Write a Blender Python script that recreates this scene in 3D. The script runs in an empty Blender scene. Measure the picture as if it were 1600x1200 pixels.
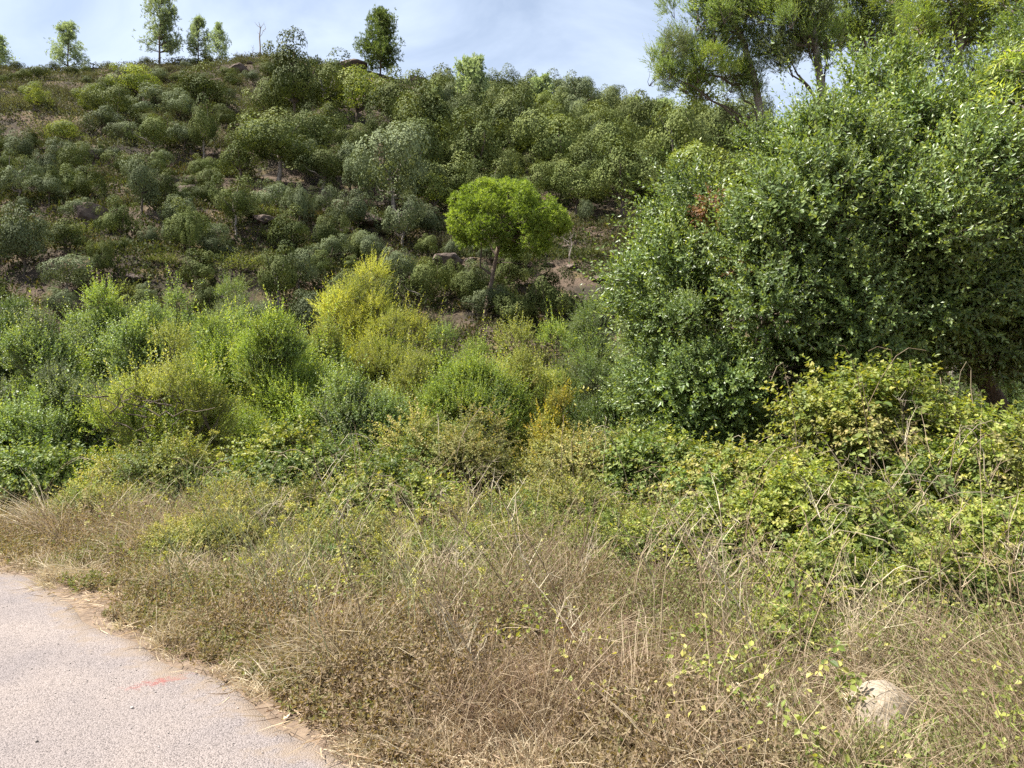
import bpy, math
import numpy as np
from mathutils import Vector

# ------------------------------------------------------------------ camera, sky, sun, exposure
scene = bpy.context.scene
CAM_H, F = 1.6, 1200.0            # eye height (m), focal length in photo pixels (1600 wide)
cd = bpy.data.cameras.new("camera"); cam = bpy.data.objects.new("camera", cd)
scene.collection.objects.link(cam); scene.camera = cam
cd.sensor_width = 36.0; cd.lens = 36.0 * F / 1600.0; cd.clip_start = 0.05; cd.clip_end = 3000
cam.location = (0, 0, CAM_H); cam.rotation_euler = (math.radians(90), 0, 0)

SUN_EL = 58.0
SUN_H = np.array([-0.995, -0.08])    # horizontal direction towards the sun (x right, y away from the camera)
az = math.atan2(SUN_H[0], SUN_H[1])                     # clockwise from +Y
world = bpy.data.worlds.new("World"); scene.world = world; world.use_nodes = True
nt = world.node_tree; nt.nodes.clear()
def N(tree, typ, **kw):
    n = tree.nodes.new(typ)
    for k, v in kw.items(): setattr(n, k, v)
    return n
sky = N(nt, 'ShaderNodeTexSky', sky_type='NISHITA', sun_disc=False)
sky.sun_elevation = math.radians(SUN_EL); sky.sun_rotation = az
sky.air_density = 1.0; sky.dust_density = 1.6; sky.ozone_density = 1.5
tc = N(nt, 'ShaderNodeTexCoord'); mp = N(nt, 'ShaderNodeMapping'); mp.inputs['Scale'].default_value = (1.0, 1.0, 1.7)
mp.inputs['Rotation'].default_value = (0.5, 0.35, 0.3)
ns = N(nt, 'ShaderNodeTexNoise'); ns.inputs['Scale'].default_value = 3.2; ns.inputs['Detail'].default_value = 9
ns.inputs['Roughness'].default_value = 0.55; ns.inputs['Distortion'].default_value = 0.7
cr = N(nt, 'ShaderNodeValToRGB'); cr.color_ramp.elements[0].position = 0.36; cr.color_ramp.elements[1].position = 0.72
cr.color_ramp.elements[0].color = (.36, .36, .36, 1); cr.color_ramp.elements[1].color = (.95, .93, .93, 1)
mx = N(nt, 'ShaderNodeMix', data_type='RGBA'); mx.inputs[7].default_value = (6.0, 6.9, 8.3, 1)
bg = N(nt, 'ShaderNodeBackground'); bg.inputs['Strength'].default_value = 0.054
out = N(nt, 'ShaderNodeOutputWorld')
nt.links.new(tc.outputs['Generated'], mp.inputs['Vector']); nt.links.new(mp.outputs['Vector'], ns.inputs['Vector'])
nt.links.new(ns.outputs['Fac'], cr.inputs['Fac']); nt.links.new(cr.outputs['Color'], mx.inputs[0])
nt.links.new(sky.outputs['Color'], mx.inputs[6]); nt.links.new(mx.outputs[2], bg.inputs['Color'])
nt.links.new(bg.outputs['Background'], out.inputs['Surface'])

sd = bpy.data.lights.new("sun", 'SUN'); sd.energy = 5.0; sd.angle = math.radians(0.5); sd.color = (1.0, 0.955, 0.88)
sun = bpy.data.objects.new("sun", sd); scene.collection.objects.link(sun)
ce = math.cos(math.radians(SUN_EL))
to_sun = Vector((SUN_H[0] * ce, SUN_H[1] * ce, math.sin(math.radians(SUN_EL))))
sun.rotation_euler = to_sun.to_track_quat('Z', 'Y').to_euler(); sun.location = (0, 0, 60)

vs = scene.view_settings
vs.view_transform = 'Standard'; vs.look = 'None'; vs.gamma = 1.0; vs.use_curve_mapping = False; vs.exposure = 1.58
scene.display_settings.display_device = 'sRGB'
c = scene.cycles
c.max_bounces = 6; c.diffuse_bounces = 2; c.glossy_bounces = 2; c.transmission_bounces = 4; c.transparent_max_bounces = 4
c.use_denoising = False; c.use_adaptive_sampling = True; c.adaptive_threshold = 0.012
c.caustics_reflective = False; c.caustics_refractive = False

# ------------------------------------------------------------------ helpers
rng = np.random.default_rng(7)
COL = scene.collection
UP = np.array([0, 0, 1.0])
def nrm(v): return v / np.maximum(np.linalg.norm(v, axis=-1, keepdims=True), 1e-9)
def sst(a, b, x):
    t = np.clip((x - a) / (b - a), 0, 1); return t * t * (3 - 2 * t)
def _h(i, j, s):
    n = (i.astype(np.int64) * 374761393 + j.astype(np.int64) * 668265263 + s * 974634541) & 0xffffffff
    n = ((n ^ (n >> 13)) * 1274126177) & 0xffffffff
    return ((n ^ (n >> 16)) & 0xffff) / 65535.0
def vn(x, y, s=0):
    x = np.asarray(x, float); y = np.asarray(y, float)
    i = np.floor(x); j = np.floor(y); fx = x - i; fy = y - j
    fx = fx * fx * (3 - 2 * fx); fy = fy * fy * (3 - 2 * fy)
    a = _h(i, j, s); b = _h(i + 1, j, s); cc = _h(i, j + 1, s); d = _h(i + 1, j + 1, s)
    return (a * (1 - fx) + b * fx) * (1 - fy) + (cc * (1 - fx) + d * fx) * fy
def fbm(x, y, s=0, o=4):
    t = 0; amp = .5
    for k in range(o): t = t + amp * (vn(x * 2 ** k, y * 2 ** k, s + k) - .5); amp *= .5
    return t
def sph(g, n):
    return nrm(g.normal(size=(n, 3)))

def build(name, chunks, mats, smooth=False):
    """chunks: (verts, faces[n,k], tint per vertex or scalar, material index)"""
    me = bpy.data.meshes.new(name)
    V, T, L, LT, MI = [], [], [], [], []; off = 0
    for v, f, t, m in chunks:
        if len(f) == 0: continue
        v = np.asarray(v, np.float32).reshape(-1, 3); f = np.asarray(f, np.int32)
        V.append(v); T.append(np.broadcast_to(np.asarray(t, np.float32), (len(v),)))
        L.append((f + off).ravel()); LT.append(np.full(len(f), f.shape[1], np.int32)); MI.append(np.full(len(f), m, np.int32))
        off += len(v)
    V = np.concatenate(V); T = np.concatenate(T); L = np.concatenate(L); LT = np.concatenate(LT); MI = np.concatenate(MI)
    me.vertices.add(len(V)); me.vertices.foreach_set('co', V.ravel())
    me.loops.add(len(L)); me.loops.foreach_set('vertex_index', L)
    me.polygons.add(len(LT))
    st = np.zeros(len(LT), np.int32); st[1:] = np.cumsum(LT)[:-1]
    me.polygons.foreach_set('loop_start', st); me.polygons.foreach_set('material_index', MI)
    if smooth: me.polygons.foreach_set('use_smooth', np.ones(len(LT), bool))
    else: me.polygons.foreach_set('use_smooth', np.zeros(len(LT), bool))
    a = me.attributes.new('tint', 'FLOAT', 'POINT'); a.data.foreach_set('value', np.ascontiguousarray(T))
    for m in (mats if isinstance(mats, (list, tuple)) else [mats]): me.materials.append(m)
    me.update(calc_edges=True)
    return me
def obj(name, me, parent=None, loc=None, label=None, cat=None, group=None, kind=None):
    o = bpy.data.objects.new(name, me); COL.objects.link(o)
    if parent is not None: o.parent = parent
    if loc is not None: o.location = loc
    if label: o['label'] = label
    if cat: o['category'] = cat
    if group: o['group'] = group
    if kind: o['kind'] = kind
    return o

def leaves(P, D, Nn, L, W, tint, fold=.12, curl=.0, six=False, mat=0, mid=.45):
    P = P.reshape(-1, 3); D = nrm(D.reshape(-1, 3)); Nn = Nn.reshape(-1, 3)
    n = len(P); L = np.broadcast_to(L, (n,))[:, None]; W = np.broadcast_to(W, (n,))[:, None]
    S = nrm(np.cross(D, Nn)); Nn = np.cross(S, D)
    if not six:
        v = np.stack([P, P + D * L * mid + S * W * .5 + Nn * W * fold, P + D * L - Nn * L * curl, P + D * L * mid - S * W * .5 + Nn * W * fold], 1)
        f = np.arange(n * 4).reshape(n, 4); k = 4
    else:
        v = np.stack([P, P + D * L * .28 + S * W * .42 + Nn * W * fold, P + D * L * .62 + S * W * .45 + Nn * (W * fold - L * curl * .4),
                      P + D * L - Nn * L * curl, P + D * L * .62 - S * W * .45 + Nn * (W * fold - L * curl * .4), P + D * L * .28 - S * W * .42 + Nn * W * fold], 1)
        q = np.arange(n)[:, None] * 6
        f = np.concatenate([q + np.array([[0, 1, 2, 3]]), q + np.array([[0, 3, 4, 5]])]); k = 6
    return (v.reshape(-1, 3), f, np.repeat(np.broadcast_to(tint, (n,)), k), mat)

def twigs(P0, P1, r0, r1, tint=.5, mat=0):
    P0 = P0.reshape(-1, 3); P1 = P1.reshape(-1, 3); n = len(P0)
    d = nrm(P1 - P0); a = np.where(np.abs(d[:, 2:3]) < .9, UP, np.array([1., 0, 0])); u = nrm(np.cross(d, a)); w = np.cross(d, u)
    r0 = np.broadcast_to(r0, (n,))[:, None]; r1 = np.broadcast_to(r1, (n,))[:, None]
    vs_ = []
    for P, r in ((P0, r0), (P1, r1)):
        for k in range(3):
            an = 2 * math.pi * k / 3; vs_.append(P + (u * math.cos(an) + w * math.sin(an)) * r)
    v = np.stack(vs_, 1); q = np.arange(n)[:, None] * 6
    f = np.concatenate([q + np.array([[k, (k + 1) % 3, 3 + (k + 1) % 3, 3 + k]]) for k in range(3)])
    return (v.reshape(-1, 3), f, np.repeat(np.broadcast_to(tint, (n,)), 6), mat)

def ribbons(g, P0, P1, w0, w1, tint=.5, mat=0):
    P0 = P0.reshape(-1, 3); P1 = P1.reshape(-1, 3); n = len(P0); sd_ = nrm(np.cross(P1 - P0, sph(g, n)))
    w0 = np.broadcast_to(w0, (n,))[:, None]; w1 = np.broadcast_to(w1, (n,))[:, None]
    v = np.stack([P0 - sd_ * w0, P0 + sd_ * w0, P1 + sd_ * w1, P1 - sd_ * w1], 1)
    return (v.reshape(-1, 3), np.arange(n * 4).reshape(n, 4), np.repeat(np.broadcast_to(tint, (n,)), 4), mat)

def blades(g, P, D0, L, W, bend, tint, segs=3, mat=0, grav=.5):
    """curved ribbons; D0 start direction, bends towards bend direction and down"""
    n = len(P); L = np.broadcast_to(L, (n,)); W = np.broadcast_to(W, (n,))
    pos = P.copy(); d = nrm(D0.copy()); side = nrm(np.cross(d, sph(g, n))); vs_ = []
    for k in range(segs):
        w = (W * (1 - .75 * k / segs) * .5)[:, None]
        vs_ += [pos - side * w, pos + side * w]
        pos = pos + d * (L / segs)[:, None]
        d = nrm(d + bend - UP * grav * (k + 1) / segs)
    vs_.append(pos)
    m = 2 * segs + 1; v = np.stack(vs_, 1); q = np.arange(n)[:, None] * m
    quads = [q + np.array([[2 * k, 2 * k + 1, 2 * k + 3, 2 * k + 2]]) for k in range(segs - 1)]
    t = np.repeat(np.broadcast_to(tint, (n,)), m); vv = v.reshape(-1, 3)
    qf = np.concatenate(quads); tf = (q + np.array([[2 * segs - 2, 2 * segs - 1, 2 * segs]]))
    # last triangle written as a quad with a repeated vertex is avoided: separate chunk with own vertices
    tv = vv[tf.ravel()]; 
    return [(vv, qf, t, mat), (tv, np.arange(len(tv)).reshape(-1, 3), np.repeat(np.broadcast_to(tint, (n,)), 3), mat)]

def tube(pts, rad, sides=7, tint=.5, mat=0, g=None, rough=0.0):
    pts = np.asarray(pts, float); n = len(pts); rad = np.broadcast_to(rad, (n,))
    tg = nrm(np.gradient(pts, axis=0)); a = np.array([.31, .95, .05]); vs_ = []
    for i in range(n):
        u = nrm(np.cross(tg[i], a)); w = np.cross(tg[i], u)
        for k in range(sides):
            an = 2 * math.pi * k / sides; r = rad[i] * (1 + (g.uniform(-rough, rough) if g is not None else 0))
            vs_.append(pts[i] + (u * math.cos(an) + w * math.sin(an)) * r)
    f = [[i * sides + k, i * sides + (k + 1) % sides, (i + 1) * sides + (k + 1) % sides, (i + 1) * sides + k] for i in range(n - 1) for k in range(sides)]
    return (np.array(vs_), np.array(f), tint, mat)

def limb(g, a, b, r0, r1, n=6, wob=.06, sides=6, sag=0.0):
    a = np.asarray(a, float); b = np.asarray(b, float); L = np.linalg.norm(b - a)
    t = np.linspace(0, 1, n)[:, None]; p = a + (b - a) * t
    p[1:-1] += g.normal(size=(n - 2, 3)) * wob * L * .5
    p[:, 2:3] += sag * L * (t * (1 - t)) * 4
    return tube(p, np.linspace(r0, r1, n), sides, .5, 0, g, .12)

def shoots(g, B, D, Ls, nl, ll, lw, ang=50, droop=.25, upb=.35, tint=None, tipl=.15, six=False, tw=True, twr=.0035, jit=.5, size_tip=.65, fold=.12, curl=.05):
    """leafy shoots: returns (leaf chunks, twig chunks)"""
    n = len(B); D = nrm(D); Ls = np.broadcast_to(Ls, (n,))
    a = np.where(np.abs(D[:, 2:3]) < .9, UP, np.array([1., 0, 0])); u = nrm(np.cross(D, a)); w = np.cross(D, u)
    t = (np.linspace(.12, 1, nl)[None, :] + g.uniform(-.4, .4, (n, nl)) / nl).clip(.02, 1.02)
    gv = np.array([0, 0, -1.0])
    pos = B[:, None] + (D[:, None] * t[..., None] + gv * (droop * t ** 2)[..., None]) * Ls[:, None, None]
    tan = nrm(D[:, None] + gv * (2 * droop * t)[..., None])
    ph = g.uniform(0, 6.28, (n, 1)) + np.arange(nl)[None] * 2.4 + g.uniform(-.4, .4, (n, nl))
    rad = u[:, None] * np.cos(ph)[..., None] + w[:, None] * np.sin(ph)[..., None]
    an = np.radians(ang * (1 - .6 * sst(.75, 1, t)))[..., None]
    ld = tan * np.cos(an) + rad * np.sin(an) + g.normal(size=(n, nl, 3)) * jit * .5
    ln = tan * np.sin(an) - rad * np.cos(an) + UP * upb + g.normal(size=(n, nl, 3)) * jit
    sz = (1 - (1 - size_tip) * t) * g.uniform(.7, 1.2, (n, nl))
    if tint is None: tint = g.uniform(.15, .75, n)
    tt = (tint[:, None] + tipl * t + g.normal(size=(n, nl)) * .1).clip(0, 1)
    lv = leaves(pos, ld, ln, (ll * sz).ravel(), (lw * sz).ravel(), tt.ravel(), six=six, fold=fold, curl=curl)
    tws = []
    if tw:
        mid = B + (D * .5 + gv * droop * .25) * Ls[:, None]; end = B + (D + gv * droop) * Ls[:, None]
        tws = [ribbons(g, B, mid, twr, twr * .8), ribbons(g, mid, end, twr * .8, twr * .3)]
    return [lv], tws

def lobes(g, n, radii, rl, low=-.35, cz=0.0, squash=.9):
    """lobe centres spread over an ellipsoid, and their radii"""
    cs = []
    while len(cs) < n:
        d = sph(g, 1)[0]
        if d[2] < low: continue
        s = g.uniform(.55, .98) if len(cs) > n * .25 else g.uniform(.15, .6)
        cs.append(d * np.array(radii) * s + np.array([0, 0, cz]))
    return np.array(cs), g.uniform(rl[0], rl[1], n)

def lobe_pts(g, n, cs, rs, cz, shell=.6, low=-.5):
    k = g.choice(len(cs), n, p=rs ** 2 / np.sum(rs ** 2)); d = sph(g, n)
    out_ = nrm(cs[k] - np.array([0, 0, cz])); flip = (d * out_).sum(1) < -.25
    d[flip] = -d[flip]
    r = rs[k] * g.uniform(shell, 1, n)
    return cs[k] + d * r[:, None], nrm(d * .65 + out_ * .35), k

# ------------------------------------------------------------------ materials
def leaf_mat(name, cols, trans=.35, tcol=(1.25, 1.2, .55), rough=.5, spec=.35, var=.25, nscale=.7):
    m = bpy.data.materials.new(name); m.use_nodes = True; t = m.node_tree; t.nodes.clear()
    at = N(t, 'ShaderNodeAttribute', attribute_name='tint')
    cr_ = N(t, 'ShaderNodeValToRGB'); e = cr_.color_ramp.elements
    while len(e) < len(cols): e.new(.5)
    for i, cl in enumerate(cols): e[i].position = i / (len(cols) - 1); e[i].color = (*cl, 1)
    oi = N(t, 'ShaderNodeObjectInfo'); tcn = N(t, 'ShaderNodeTexCoord'); nz = N(t, 'ShaderNodeTexNoise')
    nz.inputs['Scale'].default_value = nscale; nz.inputs['Detail'].default_value = 3
    add = N(t, 'ShaderNodeMath', operation='MULTIPLY_ADD'); add.inputs[1].default_value = var * 1.4; 
    sub = N(t, 'ShaderNodeMath', operation='SUBTRACT'); sub.inputs[1].default_value = var * .7
    hs = N(t, 'ShaderNodeHueSaturation')
    mr = N(t, 'ShaderNodeMapRange'); mr.inputs[3].default_value = 1 - var * .8; mr.inputs[4].default_value = 1 + var * .8
    L = t.links.new
    L(tcn.outputs['Object'], nz.inputs['Vector']); L(nz.outputs['Fac'], add.inputs[0]); L(at.outputs['Fac'], add.inputs[2])
    L(add.outputs[0], sub.inputs[0]); L(sub.outputs[0], cr_.inputs['Fac'])
    L(oi.outputs['Random'], mr.inputs[0]); L(mr.outputs[0], hs.inputs['Value']); L(cr_.outputs['Color'], hs.inputs['Color'])
    b = N(t, 'ShaderNodeBsdfPrincipled'); b.inputs['Roughness'].default_value = rough; b.inputs['Specular IOR Level'].default_value = spec
    tr = N(t, 'ShaderNodeBsdfTranslucent'); mu = N(t, 'ShaderNodeMix', data_type='RGBA', blend_type='MULTIPLY'); mu.inputs[0].default_value = 1
    mu.inputs[7].default_value = (*tcol, 1)
    ms = N(t, 'ShaderNodeMixShader'); ms.inputs[0].default_value = trans; o = N(t, 'ShaderNodeOutputMaterial')
    L(hs.outputs['Color'], b.inputs['Base Color']); L(hs.outputs['Color'], mu.inputs[6]); L(mu.outputs[2], tr.inputs['Color'])
    L(b.outputs[0], ms.inputs[1]); L(tr.outputs[0], ms.inputs[2]); L(ms.outputs[0], o.inputs['Surface'])
    return m
def solid_mat(name, c1, c2, scale=20, rough=.85, bump=.3, dist=.01, stretch=(1, 1, 1)):
    m = bpy.data.materials.new(name); m.use_nodes = True; t = m.node_tree; b = t.nodes['Principled BSDF']
    tcn = N(t, 'ShaderNodeTexCoord'); mpn = N(t, 'ShaderNodeMapping'); mpn.inputs['Scale'].default_value = stretch
    nz = N(t, 'ShaderNodeTexNoise'); nz.inputs['Scale'].default_value = scale; nz.inputs['Detail'].default_value = 6; nz.inputs['Roughness'].default_value = .65
    cr_ = N(t, 'ShaderNodeValToRGB'); cr_.color_ramp.elements[0].color = (*c1, 1); cr_.color_ramp.elements[1].color = (*c2, 1)
    cr_.color_ramp.elements[0].position = .32; cr_.color_ramp.elements[1].position = .68
    bp = N(t, 'ShaderNodeBump'); bp.inputs['Strength'].default_value = bump; bp.inputs['Distance'].default_value = dist
    L = t.links.new
    L(tcn.outputs['Object'], mpn.inputs['Vector']); L(mpn.outputs[0], nz.inputs['Vector']); L(nz.outputs['Fac'], cr_.inputs['Fac'])
    L(cr_.outputs['Color'], b.inputs['Base Color']); L(nz.outputs['Fac'], bp.inputs['Height']); L(bp.outputs[0], b.inputs['Normal'])
    b.inputs['Roughness'].default_value = rough; b.inputs['Specular IOR Level'].default_value = .2
    return m
M = {}
M['bark'] = solid_mat('bark', (.05, .04, .03), (.16, .125, .095), 14, .9, .6, .02, (3, 3, .7))
M['bark_grey'] = solid_mat('bark_grey', (.12, .10, .085), (.30, .26, .22), 14, .9, .6, .02, (3, 3, .7))
M['bark_pine'] = solid_mat('bark_pine', (.07, .05, .038), (.22, .165, .125), 10, .9, .6, .02, (3, 3, .7))
M['bark_dead'] = solid_mat('bark_dead', (.16, .13, .11), (.34, .29, .25), 10, .9, .4, .02, (3, 3, .7))
M['rock'] = solid_mat('rock', (.045, .033, .028), (.165, .125, .10), 1.8, .95, .8, .12)
M['rock_pale'] = solid_mat('rock_pale', (.17, .14, .105), (.32, .27, .21), 7, .95, .5, .006)
M['oak'] = leaf_mat('oak_leaf', [(0.035, 0.049, 0.013), (0.074, 0.096, 0.026), (0.125, 0.147, 0.042), (0.191, 0.207, 0.072)], .13, rough=.65, spec=.1, var=.34, nscale=.6)
M['oak_grey'] = leaf_mat('oak_grey_leaf', [(0.052, 0.070, 0.033), (0.099, 0.121, 0.056), (0.151, 0.177, 0.085), (0.207, 0.230, 0.121)], .13, rough=.65, spec=.1, var=.28)
M['oak_lime'] = leaf_mat('oak_lime_leaf', [(0.078, 0.107, 0.022), (0.137, 0.176, 0.036), (0.215, 0.250, 0.056), (0.304, 0.317, 0.087)], .36, rough=.6, spec=.2, var=.25)
M['pine'] = leaf_mat('pine_needle', [(0.091, 0.132, 0.029), (0.171, 0.232, 0.044), (0.262, 0.329, 0.063), (0.378, 0.433, 0.098)], .42, (1.1, 1.2, .4), rough=.6, spec=.2, var=.2)
M['pine_pale'] = leaf_mat('pine_pale_needle', [(0.163, 0.213, 0.106), (0.250, 0.300, 0.150), (0.325, 0.375, 0.194), (0.413, 0.450, 0.250)], .48, (1.1, 1.15, .7), rough=.6, spec=.2, var=.22)
M['pine_mid'] = leaf_mat('pine_mid_needle', [(.05, .075, .02), (.09, .125, .032), (.14, .18, .048), (.20, .235, .07)], .35, (1.1, 1.15, .6), rough=.6, spec=.2, var=.2)
M['heath'] = leaf_mat('heath_leaf', [(.068, .062, .038), (.105, .102, .052), (.135, .145, .062), (.18, .195, .09)], .25, rough=.75, spec=.12, var=.45, nscale=.25)
M['cover'] = leaf_mat('cover_leaf', [(0.171, 0.118, 0.074), (0.122, 0.106, 0.048), (0.069, 0.086, 0.026), (0.106, 0.130, 0.040)], .3, rough=.75, spec=.12, var=.6, nscale=.2)
M['laurel'] = leaf_mat('laurel_leaf', [(.055, .092, .028), (.105, .162, .048), (.19, .252, .078), (.34, .385, .115)], .36, (1.35, 1.3, .4), rough=.42, spec=.5, var=.22, nscale=1.2)
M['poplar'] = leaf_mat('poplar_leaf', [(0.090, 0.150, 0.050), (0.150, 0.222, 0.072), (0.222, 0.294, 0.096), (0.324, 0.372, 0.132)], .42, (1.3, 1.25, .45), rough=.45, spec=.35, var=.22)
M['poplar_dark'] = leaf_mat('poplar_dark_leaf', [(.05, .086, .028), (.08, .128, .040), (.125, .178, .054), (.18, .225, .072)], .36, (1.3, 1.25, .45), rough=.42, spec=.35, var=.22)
M['willow'] = leaf_mat('willow_leaf', [(0.084, 0.112, 0.056), (0.134, 0.168, 0.084), (0.190, 0.224, 0.112), (0.269, 0.291, 0.157)], .42, (1.2, 1.2, .55), rough=.5, spec=.3, var=.22)
M['bright'] = leaf_mat('bright_leaf', [(0.106, 0.174, 0.037), (0.180, 0.260, 0.056), (0.273, 0.348, 0.077), (0.410, 0.441, 0.118)], .46, (1.3, 1.25, .4), rough=.48, spec=.32, var=.25)
M['lime'] = leaf_mat('lime_leaf', [(0.132, 0.167, 0.046), (0.218, 0.259, 0.069), (0.328, 0.351, 0.103), (0.460, 0.443, 0.161)], .45, (1.25, 1.2, .4), rough=.5, spec=.3, var=.28)
M['yellow'] = leaf_mat('yellow_leaf', [(0.208, 0.247, 0.044), (0.318, 0.352, 0.066), (0.439, 0.450, 0.099), (0.549, 0.526, 0.142)], .45, (1.2, 1.15, .4), rough=.5, spec=.3, var=.22)
M['orange'] = leaf_mat('orange_leaf', [(.16, .19, .03), (.24, .25, .04), (.33, .30, .05), (.38, .27, .05)], .42, (1.2, 1.1, .4), rough=.5, spec=.3, var=.25)
M['bramble'] = leaf_mat('bramble_leaf', [(.07, .11, .024), (.14, .19, .04), (.25, .285, .06), (.40, .37, .11)], .42, (1.25, 1.2, .4), rough=.5, spec=.32, var=.32, nscale=1.4)
M['bramble_deep'] = leaf_mat('bramble_deep_leaf', [(.05, .085, .022), (.09, .14, .034), (.15, .20, .05), (.25, .27, .08)], .4, (1.25, 1.2, .4), rough=.5, spec=.32, var=.3, nscale=1.4)
M['bramble_low'] = leaf_mat('bramble_low_leaf', [(0.110, 0.127, 0.037), (0.187, 0.198, 0.061), (0.286, 0.281, 0.094), (0.407, 0.319, 0.132)], .4, (1.2, 1.15, .45), rough=.55, spec=.25, var=.4, nscale=1.2)
M['weed'] = leaf_mat('weed_leaf', [(.30, .215, .14), (.27, .215, .115), (.19, .20, .07), (.21, .255, .07)], .38, (1.15, 1.1, .5), rough=.6, spec=.25, var=.75, nscale=.9)
M['straw'] = leaf_mat('straw', [(0.181, 0.114, 0.076), (0.296, 0.210, 0.134), (0.439, 0.349, 0.229), (0.611, 0.525, 0.363)], .3, (1.1, 1.05, .8), rough=.6, spec=.3, var=.4, nscale=1.2)
M['stem'] = leaf_mat('stem', [(.12, .08, .05), (.21, .15, .09), (.33, .265, .17), (.50, .44, .32)], .05, rough=.6, spec=.3, var=.3, nscale=2)
M['stem_green'] = leaf_mat('stem_green', [(.14, .15, .07), (.20, .21, .09), (.29, .28, .14), (.40, .37, .2)], .1, rough=.6, spec=.3, var=.3, nscale=2)
M['umbel'] = leaf_mat('umbel', [(.22, .23, .04), (.30, .30, .055), (.38, .36, .07), (.44, .40, .1)], .3, rough=.6, var=.2)
M['litter'] = leaf_mat('litter_leaf', [(.24, .15, .09), (.38, .27, .17), (.52, .41, .29), (.62, .53, .41)], .15, rough=.75, spec=.2, var=.3, nscale=4)
M['pebble'] = leaf_mat('pebble', [(.24, .21, .19), (.32, .28, .255), (.40, .355, .32), (.5, .45, .42)], .0, rough=.9, spec=.2, var=.3, nscale=4)

# ------------------------------------------------------------------ terrain
def yedge(X):
    X = np.asarray(X, float)
    a = 3.2 - .92 * (X + .64)
    b = 6.75 + 2.6 * (1 - np.exp(-np.maximum(-X - 4.5, 0) * .35))
    return np.where(X > -4.5, a, b) + .05 * np.sin(X * 3.1) + .03 * np.sin(X * 7.7 + 1)
def edist(X, Y): return (np.asarray(Y, float) - yedge(X)) * .735
RX = np.array([-260, -140, -70, -33, -14, -3.5, 17.5, 40, 80, 160, 260]); RH = np.array([34, 41, 45.6, 47.2, 44.6, 41.0, 38.2, 34, 28, 20, 14.])
def terrain(X, Y):
    X = np.asarray(X, float); Y = np.asarray(Y, float)
    e = edist(X, Y)
    verge = np.where(e > 0, .07 * sst(0, 1.2, e) + .10 * fbm(X * .9, Y * .9, 3) * sst(0, .6, e), -.012 * sst(0, -.12, e))
    wet = sst(5.0, 9.5, e) * (Y > 2)
    z = verge - 1.25 * wet
    t = np.clip((Y + 2.5 * fbm(X / 22, Y / 22, 11) * 2 - 28) / 77, 0, None)
    H = np.interp(X, RX, RH)
    tt = np.where(t < 1, t, 1 - .35 * (t - 1))
    tt = tt - .035 * np.exp(-((t - 1) / .10) ** 2)                       # a rounded crest
    hill = (H + 1.25) * tt * sst(0, .09, t) ** .35
    k = sst(.02, .2, t)
    # ledges: short steps in the slope, strongest on the bare western part
    led = np.sin((hill + 1.6 * fbm(X / 9, Y / 9, 31) * 2) * 1.55) * .42 * (.35 + .65 * sst(8, -18, X))
    hill = hill + k * (led + 2.4 * fbm(X / 14, Y / 14, 21) + .9 * fbm(X / 3.2, Y / 3.2, 25))
    return z + hill
def tz(x, y): return float(terrain(np.array([x]), np.array([y]))[0])

def axis(parts):
    o = []
    for a, b, s in parts: o.append(np.arange(a, b, s))
    o.append([parts[-1][1]]); return np.concatenate(o)
gx = axis([(-900, -260, 40), (-260, -95, 6), (-95, -9, 1.1), (-9, 7, .22), (7, 45, 1.2), (45, 260, 8), (260, 900, 40)])
gy = axis([(-300, -20, 25), (-20, 0, 1.5), (0, 11, .22), (11, 28, .9), (28, 112, .75), (112, 200, 4), (200, 1500, 65)])
GX, GY = np.meshgrid(gx, gy); GZ = terrain(GX, GY)
GZ = np.where(GY > 200, np.maximum(GZ, -2), GZ)
nx, ny = len(gx), len(gy); idx = np.arange(nx * ny).reshape(ny, nx)
fq = np.stack([idx[:-1, :-1], idx[:-1, 1:], idx[1:, 1:], idx[1:, :-1]], -1).reshape(-1, 4)

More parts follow.
